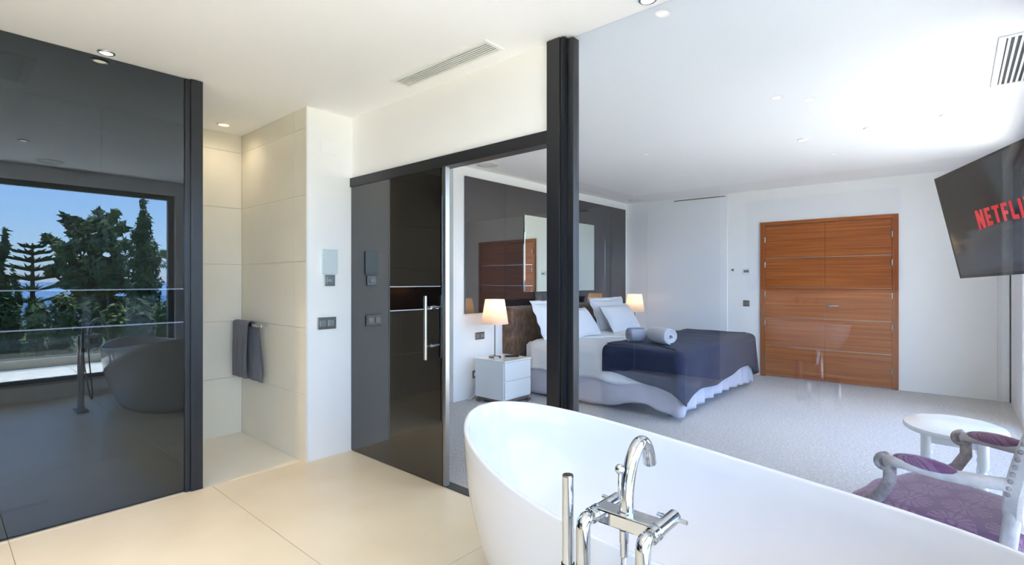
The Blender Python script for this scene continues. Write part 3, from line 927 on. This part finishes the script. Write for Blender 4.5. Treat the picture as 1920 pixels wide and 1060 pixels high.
# ---- pillows
def pillow(label, loc, rot, w_=.36, h_=.25, th_=.10, flange=0.03, seed=0):
    t = thing('pillow', label, 'pillow', loc, group=None)
    t.rotation_euler = rot
    b = MB()
    N = 26
    for sgn in (1, -1):
        def fn(u, v, sgn=sgn):
            x, y = 2 * u - 1, 2 * v - 1
            k = max(0, 1 - abs(x) ** 2.6) ** .55 * max(0, 1 - abs(y) ** 2.6) ** .55
            bx = x * w_ * (1 - .05 * (1 - abs(y)) * abs(x)) * (1 - .04 * y * y * 0)
            by = y * h_ * (1 - .07 * (1 - abs(x)) * abs(y))
            z = sgn * (th_ * k + .003) + .012 * k * nz(x * 2.2 + seed, y * 2.2, sgn)
            return (bx, by, z)
        m_ = MB().grid(fn, N, N)
        if sgn < 0:
            m_.f = [f[::-1] for f in m_.f]
        b._add(m_.v, m_.f)
    b.build('cushion', 'pillow_linen', t, smooth=True)
    if flange:
        n = 25
        ring_i, ring_o = [], []
        per = [(lerp(-1, 1, i / n), -1) for i in range(n)] + [(1, lerp(-1, 1, i / n)) for i in range(n)] + [(lerp(1, -1, i / n), 1) for i in range(n)] + [(-1, lerp(1, -1, i / n)) for i in range(n)]
        for i, (x, y) in enumerate(per):
            ring_i.append((x * w_ * (.96 - .04 * (1 - abs(y))), y * h_ * (.96 - .05 * (1 - abs(x))), 0))
            ring_o.append((x * (w_ + flange) * (1 - .03 * (1 - abs(y))), y * (h_ + flange) * (1 - .04 * (1 - abs(x))), .008 * math.sin(i * .9 + seed)))
        MB().loops([ring_i, ring_o], True).build('flange', 'pillow_linen', t, smooth=True, solid=.006)
    return t
def lean(x, y, z, tilt, yaw=0.0):
    return (x, y, z), (PI / 2 - tilt, 0, yaw)
for lab, (x, y, z, tl_, yw, w_, h_, s_) in {
    'flanged white pillow against the headboard, nearest the nightstand with the remote': (4.98, 3.64, .835, .42, .06, .37, .22, 1),
    'flanged white pillow against the headboard, nearest the far lamp': (6.28, 3.64, .835, .40, -.06, .37, .22, 2),
    'white pillow lying in front on the door side of the bed': (5.13, 3.40, .80, .62, .10, .35, .20, 3),
    'white pillow standing in front of the far flanged pillow': (6.15, 3.42, .80, .60, -.05, .35, .20, 4)}.items():
    l_, r_ = lean(x, y, z, tl_, yw)
    pillow(lab, l_, r_, w_, h_, .085, .035 if s_ < 3 else .0, s_)

# ---- rolled towels on the runner
def roll(label, loc, rz, R_, L_, mat, ry=0.0):
    t = thing('rolled_towel', label, 'towel', loc, rz)
    t.rotation_euler = (0, ry, rz)
    th_ = [i * .22 for i in range(int(R_ / (.021) * 2 * PI / .22))]
    tot = th_[-1]
    prof = [(.012 + (R_ - .012) * a / tot) for a in th_]
    def fn(u, v):
        k = min(int(u * (len(th_) - 1) + .5), len(th_) - 1)
        a, r_ = th_[k], prof[k]
        y = lerp(-L_, L_, v)
        bul = 1 - .10 * abs(2 * v - 1) ** 4
        y *= 1 - .06 * (1 - r_ / R_) * 0 + .02 * nz(a * .5, 3)
        return (r_ * bul * math.cos(a), y, R_ + r_ * bul * math.sin(a) * .96)
    MB().grid(fn, len(th_) - 1, 8).build('spiral', mat, t, smooth=True, solid=.012)
    return t
roll('tightly rolled white towel showing its spiral end on the navy throw', (4.88, 2.25, .671), -.5, .08, .15, 'towel_white')
roll('smaller bluish grey rolled towel behind the white roll on the throw', (4.84, 2.51, .671), 1.0, .07, .085, 'towel_blue')

# ---- nightstands and table lamps
def nightstand(label, x, y, rz=0.0):
    t = thing('nightstand', label, 'nightstand', (x, y, 0), rz)
    MB().box(-.215, .215, -.195, .215, .06, .455).build('carcass', 'white_lacquer', t, bevel=.003)
    MB().box(-.218, .218, -.215, .217, .455, .47).build('top', 'white_lacquer', t, bevel=.003)
    for z0, z1 in ((.075, .255), (.262, .45)):
        MB().box(-.208, .208, -.212, -.195, z0, z1).build('drawer', 'white_lacquer', t, bevel=.003)
    MB().box(-.20, .20, -.20, .20, .035, .06).build('plinth', 'walnut_leg', t, bevel=.003)
    for sx_ in (-1, 1):
        for sy_ in (-1, 1):
            MB().box(sx_ * .19 - .022, sx_ * .19 + .022, sy_ * .19 - .022, sy_ * .19 + .022, 0, .035).build('foot', 'walnut_leg', t, bevel=.003)
    return t
def lamp(label, x, y):
    t = thing('table_lamp', label, 'lamp', (x, y, .47))
    MB().lathe([(.068, 0), (.068, .012), (.062, .02), (.012, .024), (.008, .03)], (0, 0, 0), 32).build('base', 'shade_metal', t, smooth='angle')
    MB().cyl((0, 0, .026), (0, 0, .46), .0075, n=14).build('stem', 'shade_metal', t, smooth='angle')
    rs = [(.148, .365), (.105, .63)]
    MB().lathe(rs, (0, 0, 0), 48, False).build('lamp_shade', 'lamp_shade', t, smooth=True)
    MB().tube([(-.103, 0, .615), (-.02, 0, .60), (.02, 0, .60), (.103, 0, .615)], .002, 6).build('shade_carrier', 'steel', t)
    b = MB().ball((0, 0, .50), .028, 14).build('bulb', 'lens', t, smooth=True)
    d = bpy.data.lights.new('bulb_light', 'POINT')
    d.energy = 2.2; d.color = (1, .74, .50); d.shadow_soft_size = .035
    o = bpy.data.objects.new('bulb_light', d); col.objects.link(o); o.parent = t; o.location = (0, 0, .545)
    return t
nightstand('white two drawer nightstand with remote control on it, near the sliding door', 4.095, 3.70)
nightstand('white nightstand on the far side of the bed by the closet', 7.125, 3.70)
lamp('table lamp on the near nightstand, cream shade in front of white wall', 4.035, 3.77)
lamp('table lamp beyond the bed, cream shade beside the closet', 7.03, 3.67)
rc = thing('remote_control', 'black remote control lying on the near nightstand', 'remote', (4.19, 3.66, .47), .9)
MB().box(-.022, .022, -.075, .075, 0, .016).build('body', 'rubber', rc, bevel=.005)
for i in range(3):
    for j in range(5):
        MB().box(-.015 + i * .011, -.007 + i * .011, -.05 + j * .02, -.04 + j * .02, .016, .018).build('button', 'vent_dark', rc)

plate('light_switch', 'double steel switch on the wall behind the near table lamp', 'switch', .145, .082, (4.07, YH, .683), 0, [(-.033, .044, .044, 'alu'), (.033, .044, .044, 'alu')])
plate('wall_socket', 'steel socket low on the wall beside the near nightstand', 'socket', .085, .085, (4.00, YH, .262), 0, [(0, .045, .045, 'white_plastic')])
plate('wall_switch', 'small dark switch on the wall behind the far table lamp', 'switch', .085, .085, (7.16, YH, .84), 0, [(0, .045, .045, 'vent_dark')], body='vent_dark')
cb = MB().tube([(4.00, YH - .016, .262), (3.99, YH - .05, .25), (3.96, YH - .07, .16), (3.90, YH - .09, .06), (3.85, YH - .07, .010), (3.83, YH - .04, .009), (3.92, YH - .03, .009)], .0045, 8).build('power_cord', 'white_plastic', smooth=True)
tag(cb, 'white power cord hanging from the socket beside the nightstand', 'cord')
cb = MB().tube([(4.42, 3.35, .008), (4.47, 3.28, .03), (4.52, 3.30, .028), (4.56, 3.38, .008), (4.62, 3.40, .007)], .004, 8).build('floor_cord', 'rubber', smooth=True)
tag(cb, 'dark cord looping out from under the bed skirt', 'cord')

# ---- far wall controls
plate('thermostat', 'white thermostat with green display on the far wall beside the wooden door', 'thermostat', .11, .095, far(2.215, 0, 1.435), FA - PI / 2, [(0, .07, .034, 'lcd')], body='white_plastic')
plate('room_sensor', 'small white sensor with dark window left of the thermostat', 'sensor', .06, .062, far(2.40, 0, 1.455), FA - PI / 2, [(.004, .024, .024, 'vent_dark')], body='white_plastic')
plate('light_switch', 'steel switch under the thermostat beside the wooden door', 'switch', .085, .085, far(2.215, 0, .985), FA - PI / 2, [(-.016, .02, .045, 'alu'), (.014, .024, .05, 'dark_steel')])

# ---- television on a swivel bracket
TVW, TVH = .96, .54
ta, tt, tro = .419, .198, .035
e_ = Vector((-math.cos(ta), -math.sin(ta), 0)); n_ = Vector((-math.sin(ta), math.cos(ta), 0)); z_ = Vector((0, 0, 1))
up_ = z_ * math.cos(tt) + n_ * math.sin(tt)
e2 = e_ * math.cos(tro) + up_ * math.sin(tro); up2 = up_ * math.cos(tro) - e_ * math.sin(tro); nf = e2.cross(up2)
TLc = Vector((3.523, .088, 1.842))
ctr = TLc + e2 * TVW / 2 - up2 * TVH / 2
tv = thing('television', 'tilted black flat television showing red letters above the chair', 'television', ctr)
R3 = Matrix((e2, up2, nf)).transposed()
tv.rotation_euler = R3.to_euler()
MB().box(-TVW / 2, TVW / 2, -TVH / 2, TVH / 2, -.035, -.004).box(-.3, .3, -.2, .12, -.06, -.035).build('housing', 'tv_bezel', tv, bevel=.004)
bz = .008
MB().box(-TVW / 2, TVW / 2, TVH / 2 - bz, TVH / 2, -.006, .0015).box(-TVW / 2, TVW / 2, -TVH / 2, -TVH / 2 + .014, -.006, .0015).box(-TVW / 2, -TVW / 2 + bz, -TVH / 2, TVH / 2, -.006, .0015).box(TVW / 2 - bz, TVW / 2, -TVH / 2, TVH / 2, -.006, .0015).build('bezel', 'tv_bezel', tv)
scr = MB().box(-TVW / 2 + bz, TVW / 2 - bz, -TVH / 2 + .014, TVH / 2 - bz, -.004, 0).build('screen', 'screen', tv)
S_ = .27
GL = {
 'N': [[(0, 0), (S_, 0), (S_, 1), (0, 1)], [(.8 - S_, 0), (.8, 0), (.8, 1), (.8 - S_, 1)], [(0, 1), (S_, 1), (.8, 0), (.8 - S_, 0)]],
 'E': [[(0, 0), (S_, 0), (S_, 1), (0, 1)], [(S_, 0), (.62, 0), (.62, .19), (S_, .19)], [(S_, .41), (.56, .41), (.56, .60), (S_, .60)], [(S_, .81), (.62, .81), (.62, 1), (S_, 1)]],
 'T': [[(.22, 0), (.22 + S_, 0), (.22 + S_, 1), (.22, 1)], [(0, .81), (.22, .81), (.22, 1), (0, 1)], [(.22 + S_, .81), (.71, .81), (.71, 1), (.22 + S_, 1)]],
 'F': [[(0, 0), (S_, 0), (S_, 1), (0, 1)], [(S_, .39), (.56, .39), (.56, .58), (S_, .58)], [(S_, .81), (.62, .81), (.62, 1), (S_, 1)]],
 'L': [[(0, 0), (S_, 0), (S_, 1), (0, 1)], [(S_, 0), (.62, 0), (.62, .20), (S_, .20)]],
 'I': [[(0, 0), (S_, 0), (S_, 1), (0, 1)]],
 'X': [[(0, 0), (S_, 0), (.8, 1), (.8 - S_, 1)], [(.8 - S_, 0), (.8, 0), (S_, 1), (0, 1)]]}
word = 'NETFLIX'
wd = {'N': .8, 'E': .62, 'T': .71, 'F': .62, 'L': .62, 'I': S_, 'X': .8}
gap = .2
tot = sum(wd[c_] for c_ in word) + gap * 6
lh = .085; ux = .405 / tot
cur = -tot / 2
for q, c_ in enumerate(word):
    b = MB()
    for j, poly in enumerate(GL[c_]):
        pl = []
        for (x, y) in poly:
            gx = (cur + x) * ux
            yy = (y - .5) * lh
            if y < .3:
                yy -= .012 * (gx / .17) ** 2 * (1 - y / .3) - .006
            pl.append((gx, yy + .005))
        b.prism(pl, .0003 + .00008 * j, .0012 + .00008 * j)
    b.build('letter', 'red_letters', scr)
    cur += wd[c_] + gap
t = thing('tv_bracket', 'black swivel wall bracket holding the tilted television', 'bracket', (3.06, WYB, 1.58))
MB().box(-.09, .09, 0, .012, -.12, .12).build('wall_plate', 'black_metal', t, bevel=.003)
back = ctr - nf * .062 - Vector((3.06, WYB, 1.58))
MB().tube([(0, .012, 0), (back.x * .5 - .03, lerp(.012, back.y, .5), back.z * .5), tuple(back)], .014, 12).build('arm', 'black_metal', t, smooth=True)

# ---- carved armchair with purple upholstery
ch = thing('armchair', 'white carved armchair with purple patterned upholstery behind the glass', 'armchair', (2.665, .00, 0), math.radians(-21))
ch.scale = (1, 1, .945)
FR, RE = (.315, .27), (.26, -.235)
def seat_outline(ins=0.0, n=14):
    pts = []
    for i in range(n + 1):                 # front edge right->left, serpentine
        u = lerp(1, -1, i / n)
        pts.append((u * (FR[0] - ins), FR[1] - ins + .035 * (1 - u * u) - .0 + .012 * math.cos(u * PI * 2) * (1 - abs(u))))
    pts.append((-RE[0] + ins, RE[1] + ins)); pts.append((RE[0] - ins, RE[1] + ins))
    return pts
MB().prism(seat_outline(), .30, .375).build('seat_rail', 'chair_white', ch, bevel=.012, seg=3)
so = seat_outline(.012)
rg = []
cxy = (0, .03)
for (k, z) in ((1.0, .372), (1.0, .40), (.985, .425), (.95, .442), (.85, .455), (.65, .463), (.35, .468), (.05, .47)):
    rg.append([(cxy[0] + (x - cxy[0]) * k, cxy[1] + (y - cxy[1]) * k, z) for x, y in so])
MB().loops(rg, True, True, True).build('seat_cushion', 'damask', ch, smooth=True)
for s_ in (-1, 1):
    x, y = s_ * (FR[0] - .03), FR[1] - .03
    MB().tube([(x, y, .375), (x + s_ * .012, y + .012, .32), (x + s_ * .012, y + .014, .24), (x, y, .12), (x + s_ * .004, y + .008, .03), (x + s_ * .01, y + .018, 0)], [.03, .034, .03, .02, .017, .022], 16).build('leg', 'chair_white', ch, smooth=True)
    x, y = s_ * (RE[0] - .025), RE[1] + .025
    MB().tube([(x, y, .375), (x, y - .005, .25), (x + s_ * .01, y - .04, .08), (x + s_ * .012, y - .06, 0)], [.026, .023, .018, .017], 14).build('leg', 'chair_white', ch, smooth=True)
# oval back
bc = Vector((0, -.275, .735)); tl_ = .22
bu = Vector((0, -math.sin(tl_), math.cos(tl_))); bn = Vector((0, math.cos(tl_), math.sin(tl_)))
def bp(x, y, d): return tuple(bc + Vector((x, 0, 0)) + bu * y + bn * d)
OW, OH = .262, .285
rg = []
for i in range(64):
    a = 2 * PI * i / 64
    c_, s_ = math.cos(a), math.sin(a)
    prof = [(-.030, -.020), (-.030, .016), (-.018, .026), (0, .022), (.014, .028), (.026, .018), (.028, -.016), (.016, -.026), (0, -.020), (-.016, -.026)]
    rg.append([bp((OW + o_) * c_, (OH + o_) * s_, d) for o_, d in prof])
rg.append(rg[0])
fr = MB().loops(rg, True).build('back_frame', 'chair_white', ch, smooth='angle')
for i in range(44):
    a = -.35 + (PI + .7) * i / 43
    MB().ball(bp((OW + .028) * math.cos(a), (OH + .028) * math.sin(a), .012), .0085, 8).build('carved_bead', 'chair_worn', fr, smooth=True)
for q, sgn in enumerate((1, -1)):
    rg = []
    for k, d in ((1.0, .0), (.97, .018), (.85, .032), (.55, .042), (.1, .046)):
        rg.append([bp((OW - .028) * k * math.cos(2 * PI * i / 48), (OH - .028) * k * math.sin(2 * PI * i / 48), sgn * (d if sgn > 0 else d * .5)) for i in range(48)])
    MB().loops(rg, True, False, True).build('back_pad', 'damask', ch, smooth=True, flip=(sgn < 0))
for s_ in (-1, 1):
    MB().tube([(s_ * .225, RE[1] + .02, .36), (s_ * .222, RE[1] + .01, .43), bp(s_ * .20, -.21, 0), bp(s_ * .228, -.15, 0)], [.026, .024, .024, .02], 12).build('back_stile', 'chair_white', ch, smooth=True)
    # arm: from the oval forward to the scroll
    pa = [bp(s_ * (OW - .005), -.07, 0), (s_ * .285, -.14, .655), (s_ * .302, -.06, .650), (s_ * .308, .04, .655), (s_ * .31, .10, .648)]
    arm = MB().tube(pa, [.022, .024, .022, .022, .023], 14).build('arm', 'chair_white', ch, smooth=True)
    sc_ = []
    for k in range(26):
        a = PI / 2 - k / 25 * 3.3 * PI
        r_ = .030 * (1 - k / 25 * .8)
        sc_.append((s_ * .31, .10 + r_ * math.cos(a), .640 + r_ * math.sin(a)))
    MB().tube(sc_, [.017 * (1 - .5 * k / 25) for k in range(26)], 10, flat=(1.5, .8)).build('scroll', 'chair_worn', arm, smooth=True)
    MB().ball((s_ * .300, -.02, .672), .1, 16, (.30, 1.0, .26)).build('arm_pad', 'damask', ch, smooth=True)
    MB().tube([(s_ * .31, .085, .63), (s_ * .312, .085, .57), (s_ * .312, .12, .50), (s_ * .305, .19, .43), (s_ * .295, .225, .37)], [.021, .022, .023, .026, .03], 14).build('arm_support', 'chair_worn', ch, smooth=True)

# ---- small oval side table
tb = thing('side_table', 'small white oval side table with turned legs beyond the armchair', 'table', (3.74, .01, 0))
rg = []
for (k, z) in ((.9, .468), (.985, .472), (1.0, .480), (1.0, .488), (.985, .497), (.96, .50)):
    rg.append([(.27 * k * math.cos(2 * PI * i / 56), .225 * k * math.sin(2 * PI * i / 56), z) for i in range(56)])
MB().loops(rg, True, True, True).build('table_top', 'white_lacquer', tb, smooth='angle')
MB().box(-.15, .15, -.115, .115, .415, .469).build('apron', 'white_lacquer', tb, bevel=.003)
for sx_ in (-1, 1):
    for sy_ in (-1, 1):
        MB().lathe([(.012, 0), (.014, .02), (.011, .06), (.018, .16), (.022, .24), (.014, .27), (.022, .29), (.014, .31), (.024, .33), (.024, .468)], (sx_ * .15, sy_ * .115, 0), 16).build('leg', 'white_lacquer', tb, smooth='angle')

# ================================================================== TERRACE AND GARDEN (seen mirrored in the shower glass)
TY = -3.35
tf = struct('floor_terrace', MB().box(-5, 9.5, TY, WY - .22, -.12, -.03), 'grout', 'sunlit pale stone terrace floor outside the windows', 'terrace')
for i in range(10):
    for j in range(3):
        x0, y0 = -3.0 + i * 1.1, TY + j * .93
        MB().box(x0 + .004, x0 + 1.096, y0 + .004, min(y0 + .926, WY - .225), -.04, -.02).build('paving_slab', 'stone_terrace', tf)
pw = MB().box(-5, 9.5, TY - .22, TY, -.3, .11).build('parapet', 'render_wall')
tag(pw, 'low cream parapet kerb along the terrace edge', 'parapet', kind='structure')
bl_ = thing('balustrade', 'frameless glass balustrade standing on the terrace kerb', 'balustrade', (0, TY - .11, .11))
xb_ = [-4.6, -3.0, -1.35, .3, 1.95, 3.6, 5.25, 6.9, 8.55]
for i in range(8):
    MB().box(xb_[i] + .006, xb_[i + 1] - .006, -.008, .008, 0, .93).build('pane', 'balustrade_glass', bl_)
MB().box(-4.6, 8.55, -.02, .02, -.0, .03).build('base_channel', 'alu', bl_)
gd = MB().box(-60, 80, -70, TY - .22, -3.4, -3.2).build('garden_ground', 'garden')
tag(gd, 'garden ground below the terrace', 'ground', kind='structure')
se = MB().box(-2500, 2500, -5000, -70, -9.0, -8.5).build('sea', 'sea')
tag(se, 'distant blue sea beyond the garden', 'sea', kind='structure')

def foliage(b, blobs, count, size, seed, up=0.2, core=False):
    """leaf quads scattered through ellipsoidal clumps (cx,cy,cz,rx,ry,rz)"""
    rnd = random.Random(seed)
    vol = [q[3] * q[5] for q in blobs]
    for q, v_ in zip(blobs, vol):
        n = max(12, int(count * v_ / sum(vol)))
        for _ in range(n):
            while True:
                d = Vector((rnd.uniform(-1, 1), rnd.uniform(-1, 1), rnd.uniform(-1, 1)))
                if .25 < d.length < 1: break
            d = d * (d.length ** -.15)
            c = Vector((q[0] + d.x * q[3], q[1] + d.y * q[4], q[2] + d.z * q[5]))
            nn = (d.normalized() + Vector((rnd.uniform(-.8, .8), rnd.uniform(-.8, .8), rnd.uniform(-.4, .8) + up))).normalized()
            t1 = nn.cross(Vector((rnd.uniform(-1, 1), rnd.uniform(-1, 1), rnd.uniform(-1, 1)))).normalized()
            t2 = nn.cross(t1)
            s_ = size * rnd.uniform(.6, 1.4)
            b._add([tuple(c - t1 * s_ * .5), tuple(c + t2 * s_ * .3), tuple(c + t1 * s_ * .9), tuple(c - t2 * s_ * .3)], [(0, 1, 2, 3)])
    return b
GZ = -3.2
def mirror_pt(xp, yp, Ym):
    """point seen mirrored in the shower glass at photo pixel (xp, yp), lying at mirrored depth Ym"""
    r = (xp - 960) / FPX
    dx = math.sin(RA) * r + math.cos(RA); dy = -math.cos(RA) * r + math.sin(RA)
    k = Ym / dy
    return Vector((k * dx, 2 * YG - Ym, HCAM - k * (yp - 527) / FPX)), k / FPX   # world point, metres per pixel
def tree(name, label, cat, base, blobs, count, size, mat, trunk_r, seed, trunk_top, branches=()):
    t = thing(name, label, cat, (base.x, base.y, GZ))
    o = Vector((base.x, base.y, GZ))
    b = MB()
    foliage(b, [(q[0] - o.x, q[1] - o.y, q[2] - o.z, q[3], q[4], q[5]) for q in blobs], count, size, seed)
    f = b.build('foliage', mat, t); f['kind'] = 'stuff'
    tr_ = MB().tube([(0, 0, 0), (.03, .02, (trunk_top - GZ) * .5), (0, 0, trunk_top - GZ)], [trunk_r, trunk_r * .7, trunk_r * .25], 10)
    for br in branches:
        tr_.tube([(0, 0, br[0] - GZ), (br[1] - o.x, br[2] - o.y, br[3] - GZ)], [trunk_r * .35, trunk_r * .12], 6)
    tr_.build('trunk', 'bark', t, smooth=True)
    return t
# tall cypress
p_, mp_ = mirror_pt(268, 376, 22)
top = p_.z
bb = []
for k in range(16):
    f = k / 15
    w_ = (30 * mp_) * min(1, .16 + 3.2 * f) * (1.0 if f < .75 else 1 - .5 * (f - .75))
    bb.append((p_.x + .05 * math.sin(k * 2.3), p_.y, lerp(top - .25, GZ + .6, f ** .95), w_, w_, .42))
tree('cypress', 'tall narrow dark cypress mirrored at the right of the shower glass', 'tree', p_, bb, 7000, .14, 'cypress_leaf', .16, 3, top - .5)
# broad irregular conifer
bb, brs = [], []
rnd = random.Random(5)
p0_, mp_ = mirror_pt(178, 470, 19)
for (xp, yp, r_) in ((205, 412, 16), (190, 425, 18), (216, 434, 16), (160, 425, 16), (128, 415, 12), (140, 432, 14), (110, 462, 14), (92, 450, 9), (125, 480, 18), (150, 458, 22), (185, 455, 26), (214, 462, 20), (150, 495, 24), (180, 495, 28), (212, 500, 26), (115, 505, 16), (95, 512, 10), (138, 525, 22), (170, 530, 28), (205, 535, 28), (160, 565, 26), (195, 570, 28), (225, 570, 20), (178, 610, 28)):
    q, mm = mirror_pt(xp, yp, 19 + rnd.uniform(-1, 1))
    bb.append((q.x, q.y, q.z, r_ * mm * .74, r_ * mm * .74, r_ * mm * .66))
    for _ in range(3):
        bb.append((q.x + rnd.uniform(-1, 1) * r_ * mm, q.y + rnd.uniform(-.8, .8) * r_ * mm, q.z + rnd.uniform(-.9, .9) * r_ * mm, r_ * mm * rnd.uniform(.3, .5), r_ * mm * .4, r_ * mm * rnd.uniform(.25, .4)))
    if r_ < 20: brs.append((q.z - .9, q.x, q.y, q.z))
tree('cedar', 'broad irregular dark conifer mirrored in the middle of the shower glass', 'tree', p0_, bb, 9000, .17, 'cedar_leaf', .2, 9, p0_.z + .3, brs)
# norfolk pine with flat tiers
p_, mp_ = mirror_pt(61, 456, 28)
t = thing('norfolk_pine', 'slender tiered pine with flat branches mirrored in the shower glass', 'tree', (p_.x, p_.y, GZ))
MB().tube([(0, 0, 0), (0, 0, (p_.z - GZ) * .6), (0, 0, p_.z - GZ)], [.14, .09, .03], 10).build('trunk', 'bark', t, smooth=True)
b = MB(); rnd = random.Random(11)
for k, (dy, wr) in enumerate(((12, 14), (24, 26), (38, 34), (54, 40), (72, 42), (92, 42), (114, 38))):
    zc = p_.z - dy * mp_ - GZ
    nb = 6
    for j in range(nb):
        a = 2 * PI * j / nb + k
        R_ = wr * mp_ * rnd.uniform(.8, 1.05)
        for q in range(26):
            f = q / 25
            c = Vector((math.cos(a) * R_ * f, math.sin(a) * R_ * f, zc + .22 * R_ * f * f + .05 * math.sin(f * 3)))
            for sgn in (-1, 1, 0):
                d = Vector((-math.sin(a) * sgn + math.cos(a) * .5, math.cos(a) * sgn + math.sin(a) * .5, .5)).normalized() * (.17 * (.5 + f))
                sd = Vector((math.cos(a), math.sin(a), .3)) * .05
                b._add([tuple(c - sd), tuple(c + sd), tuple(c + d + sd * .4), tuple(c + d - sd * .4)], [(0, 1, 2, 3)])
f = b.build('foliage', 'norfolk_leaf', t); f['kind'] = 'stuff'
# dark tree at the left edge and small conifers
for (xp, yp, wr, Ym, nm, lab, cnt, mat) in ((2, 446, 20, 20, 'cypress', 'dark cypress mirrored at the left edge of the shower glass', 5000, 'cypress_leaf'), (30, 512, 10, 24, 'cypress', 'small dark cypress mirrored left of the tiered pine', 1800, 'cypress_leaf'), (328, 500, 24, 26, 'conifer', 'pale conifer mirrored below the palm at the glass post', 3000, 'palm_leaf')):
    p_, mp_ = mirror_pt(xp, yp, Ym)
    bb = []
    for k in range(12):
        f = k / 11
        w_ = wr * mp_ * min(1, .2 + 1.2 * f)
        bb.append((p_.x + .08 * math.sin(k * 1.7 + xp), p_.y, lerp(p_.z - .2, GZ + .5, f), w_, w_, .5))
    tree(nm, lab, 'tree', p_, bb, cnt, .15, mat, .14, int(xp) + 40, p_.z - .4)
# fan palm
p_, mp_ = mirror_pt(318, 492, 32)
t = thing('fan_palm', 'pale fan palm mirrored beside the shower post', 'palm', (p_.x, p_.y, GZ))
MB().tube([(0, 0, 0), (.08, 0, 2), (0, 0, p_.z - GZ)], [.16, .13, .12], 10).build('trunk', 'bark', t, smooth=True)
rnd = random.Random(3)
for k in range(26):
    a, el = rnd.uniform(0, 2 * PI), rnd.uniform(-.5, 1.2)
    d = Vector((math.cos(a) * math.cos(el), math.sin(a) * math.cos(el), math.sin(el)))
    c = Vector((0, 0, p_.z - GZ))
    m_ = MB()
    side = d.cross(Vector((0, 0, 1))).normalized()
    m_.tube([tuple(c), tuple(c + d * .4)], .012, 5)
    for j in range(9):
        an = (j - 4) * .32
        dd = (d * math.cos(an) + side * math.sin(an)).normalized()
        q = c + d * .4
        nn_ = dd.cross(side.cross(d)).normalized() * .03
        m_._add([tuple(q), tuple(q + dd * .3 + nn_), tuple(q + dd * .5 + Vector((0, 0, -.06))), tuple(q + dd * .3 - nn_)], [(0, 1, 2, 3)])
    m_.build('frond', 'palm_leaf', t)
# shrubs behind the balustrade
rnd = random.Random(21)
SH = [(20, 556, 30, 14, 'hedge_leaf', 'mirrored behind the balustrade at the left edge'), (70, 565, 34, 13, 'bush_leaf', 'mirrored below the tiered pine'), (118, 548, 36, 15, 'bush_leaf', 'with yellow green tips mirrored below the broad conifer'), (165, 575, 40, 13, 'hedge_leaf', 'mirrored in front of the broad conifer'), (215, 560, 38, 14, 'bush_leaf', 'mirrored at the foot of the tall cypress'), (266, 556, 34, 12.4, 'hedge_leaf', 'mirrored right of the tap'), (312, 552, 38, 15, 'bush_leaf', 'mirrored beside the shower post'), (360, 556, 38, 14, 'hedge_leaf', 'growing behind the balustrade past the shower post'), (-80, 550, 40, 14, 'hedge_leaf', 'growing behind the balustrade outside the mirrored view')]
for i, (xp, yp, wr, Ym, mat, lab) in enumerate(SH):
    p_, mp_ = mirror_pt(xp, yp, Ym)
    W_ = wr * mp_ * .62
    bb = [(p_.x + rnd.uniform(-.2, .2) * W_, p_.y + rnd.uniform(-.15, .15), p_.z - .25 - rnd.uniform(0, .3) - k * .45, W_ * rnd.uniform(.75, .95), W_ * .8, .42) for k in range(8)]
    t = thing('shrub', ('dark green' if mat == 'hedge_leaf' else 'light green') + ' shrub ' + lab, 'shrub', (p_.x, p_.y, GZ), group='shrubs behind the balustrade')
    b = MB(); foliage(b, [(q[0] - p_.x, q[1] - p_.y, q[2] - GZ, q[3], q[4], q[5]) for q in bb], 2600, .11, 60 + i)
    f = b.build('foliage', mat, t); f['kind'] = 'stuff'
    MB().tube([(0, 0, 0), (0, 0, p_.z - GZ - .3)], [.06, .02], 8).build('stem', 'bark', t)
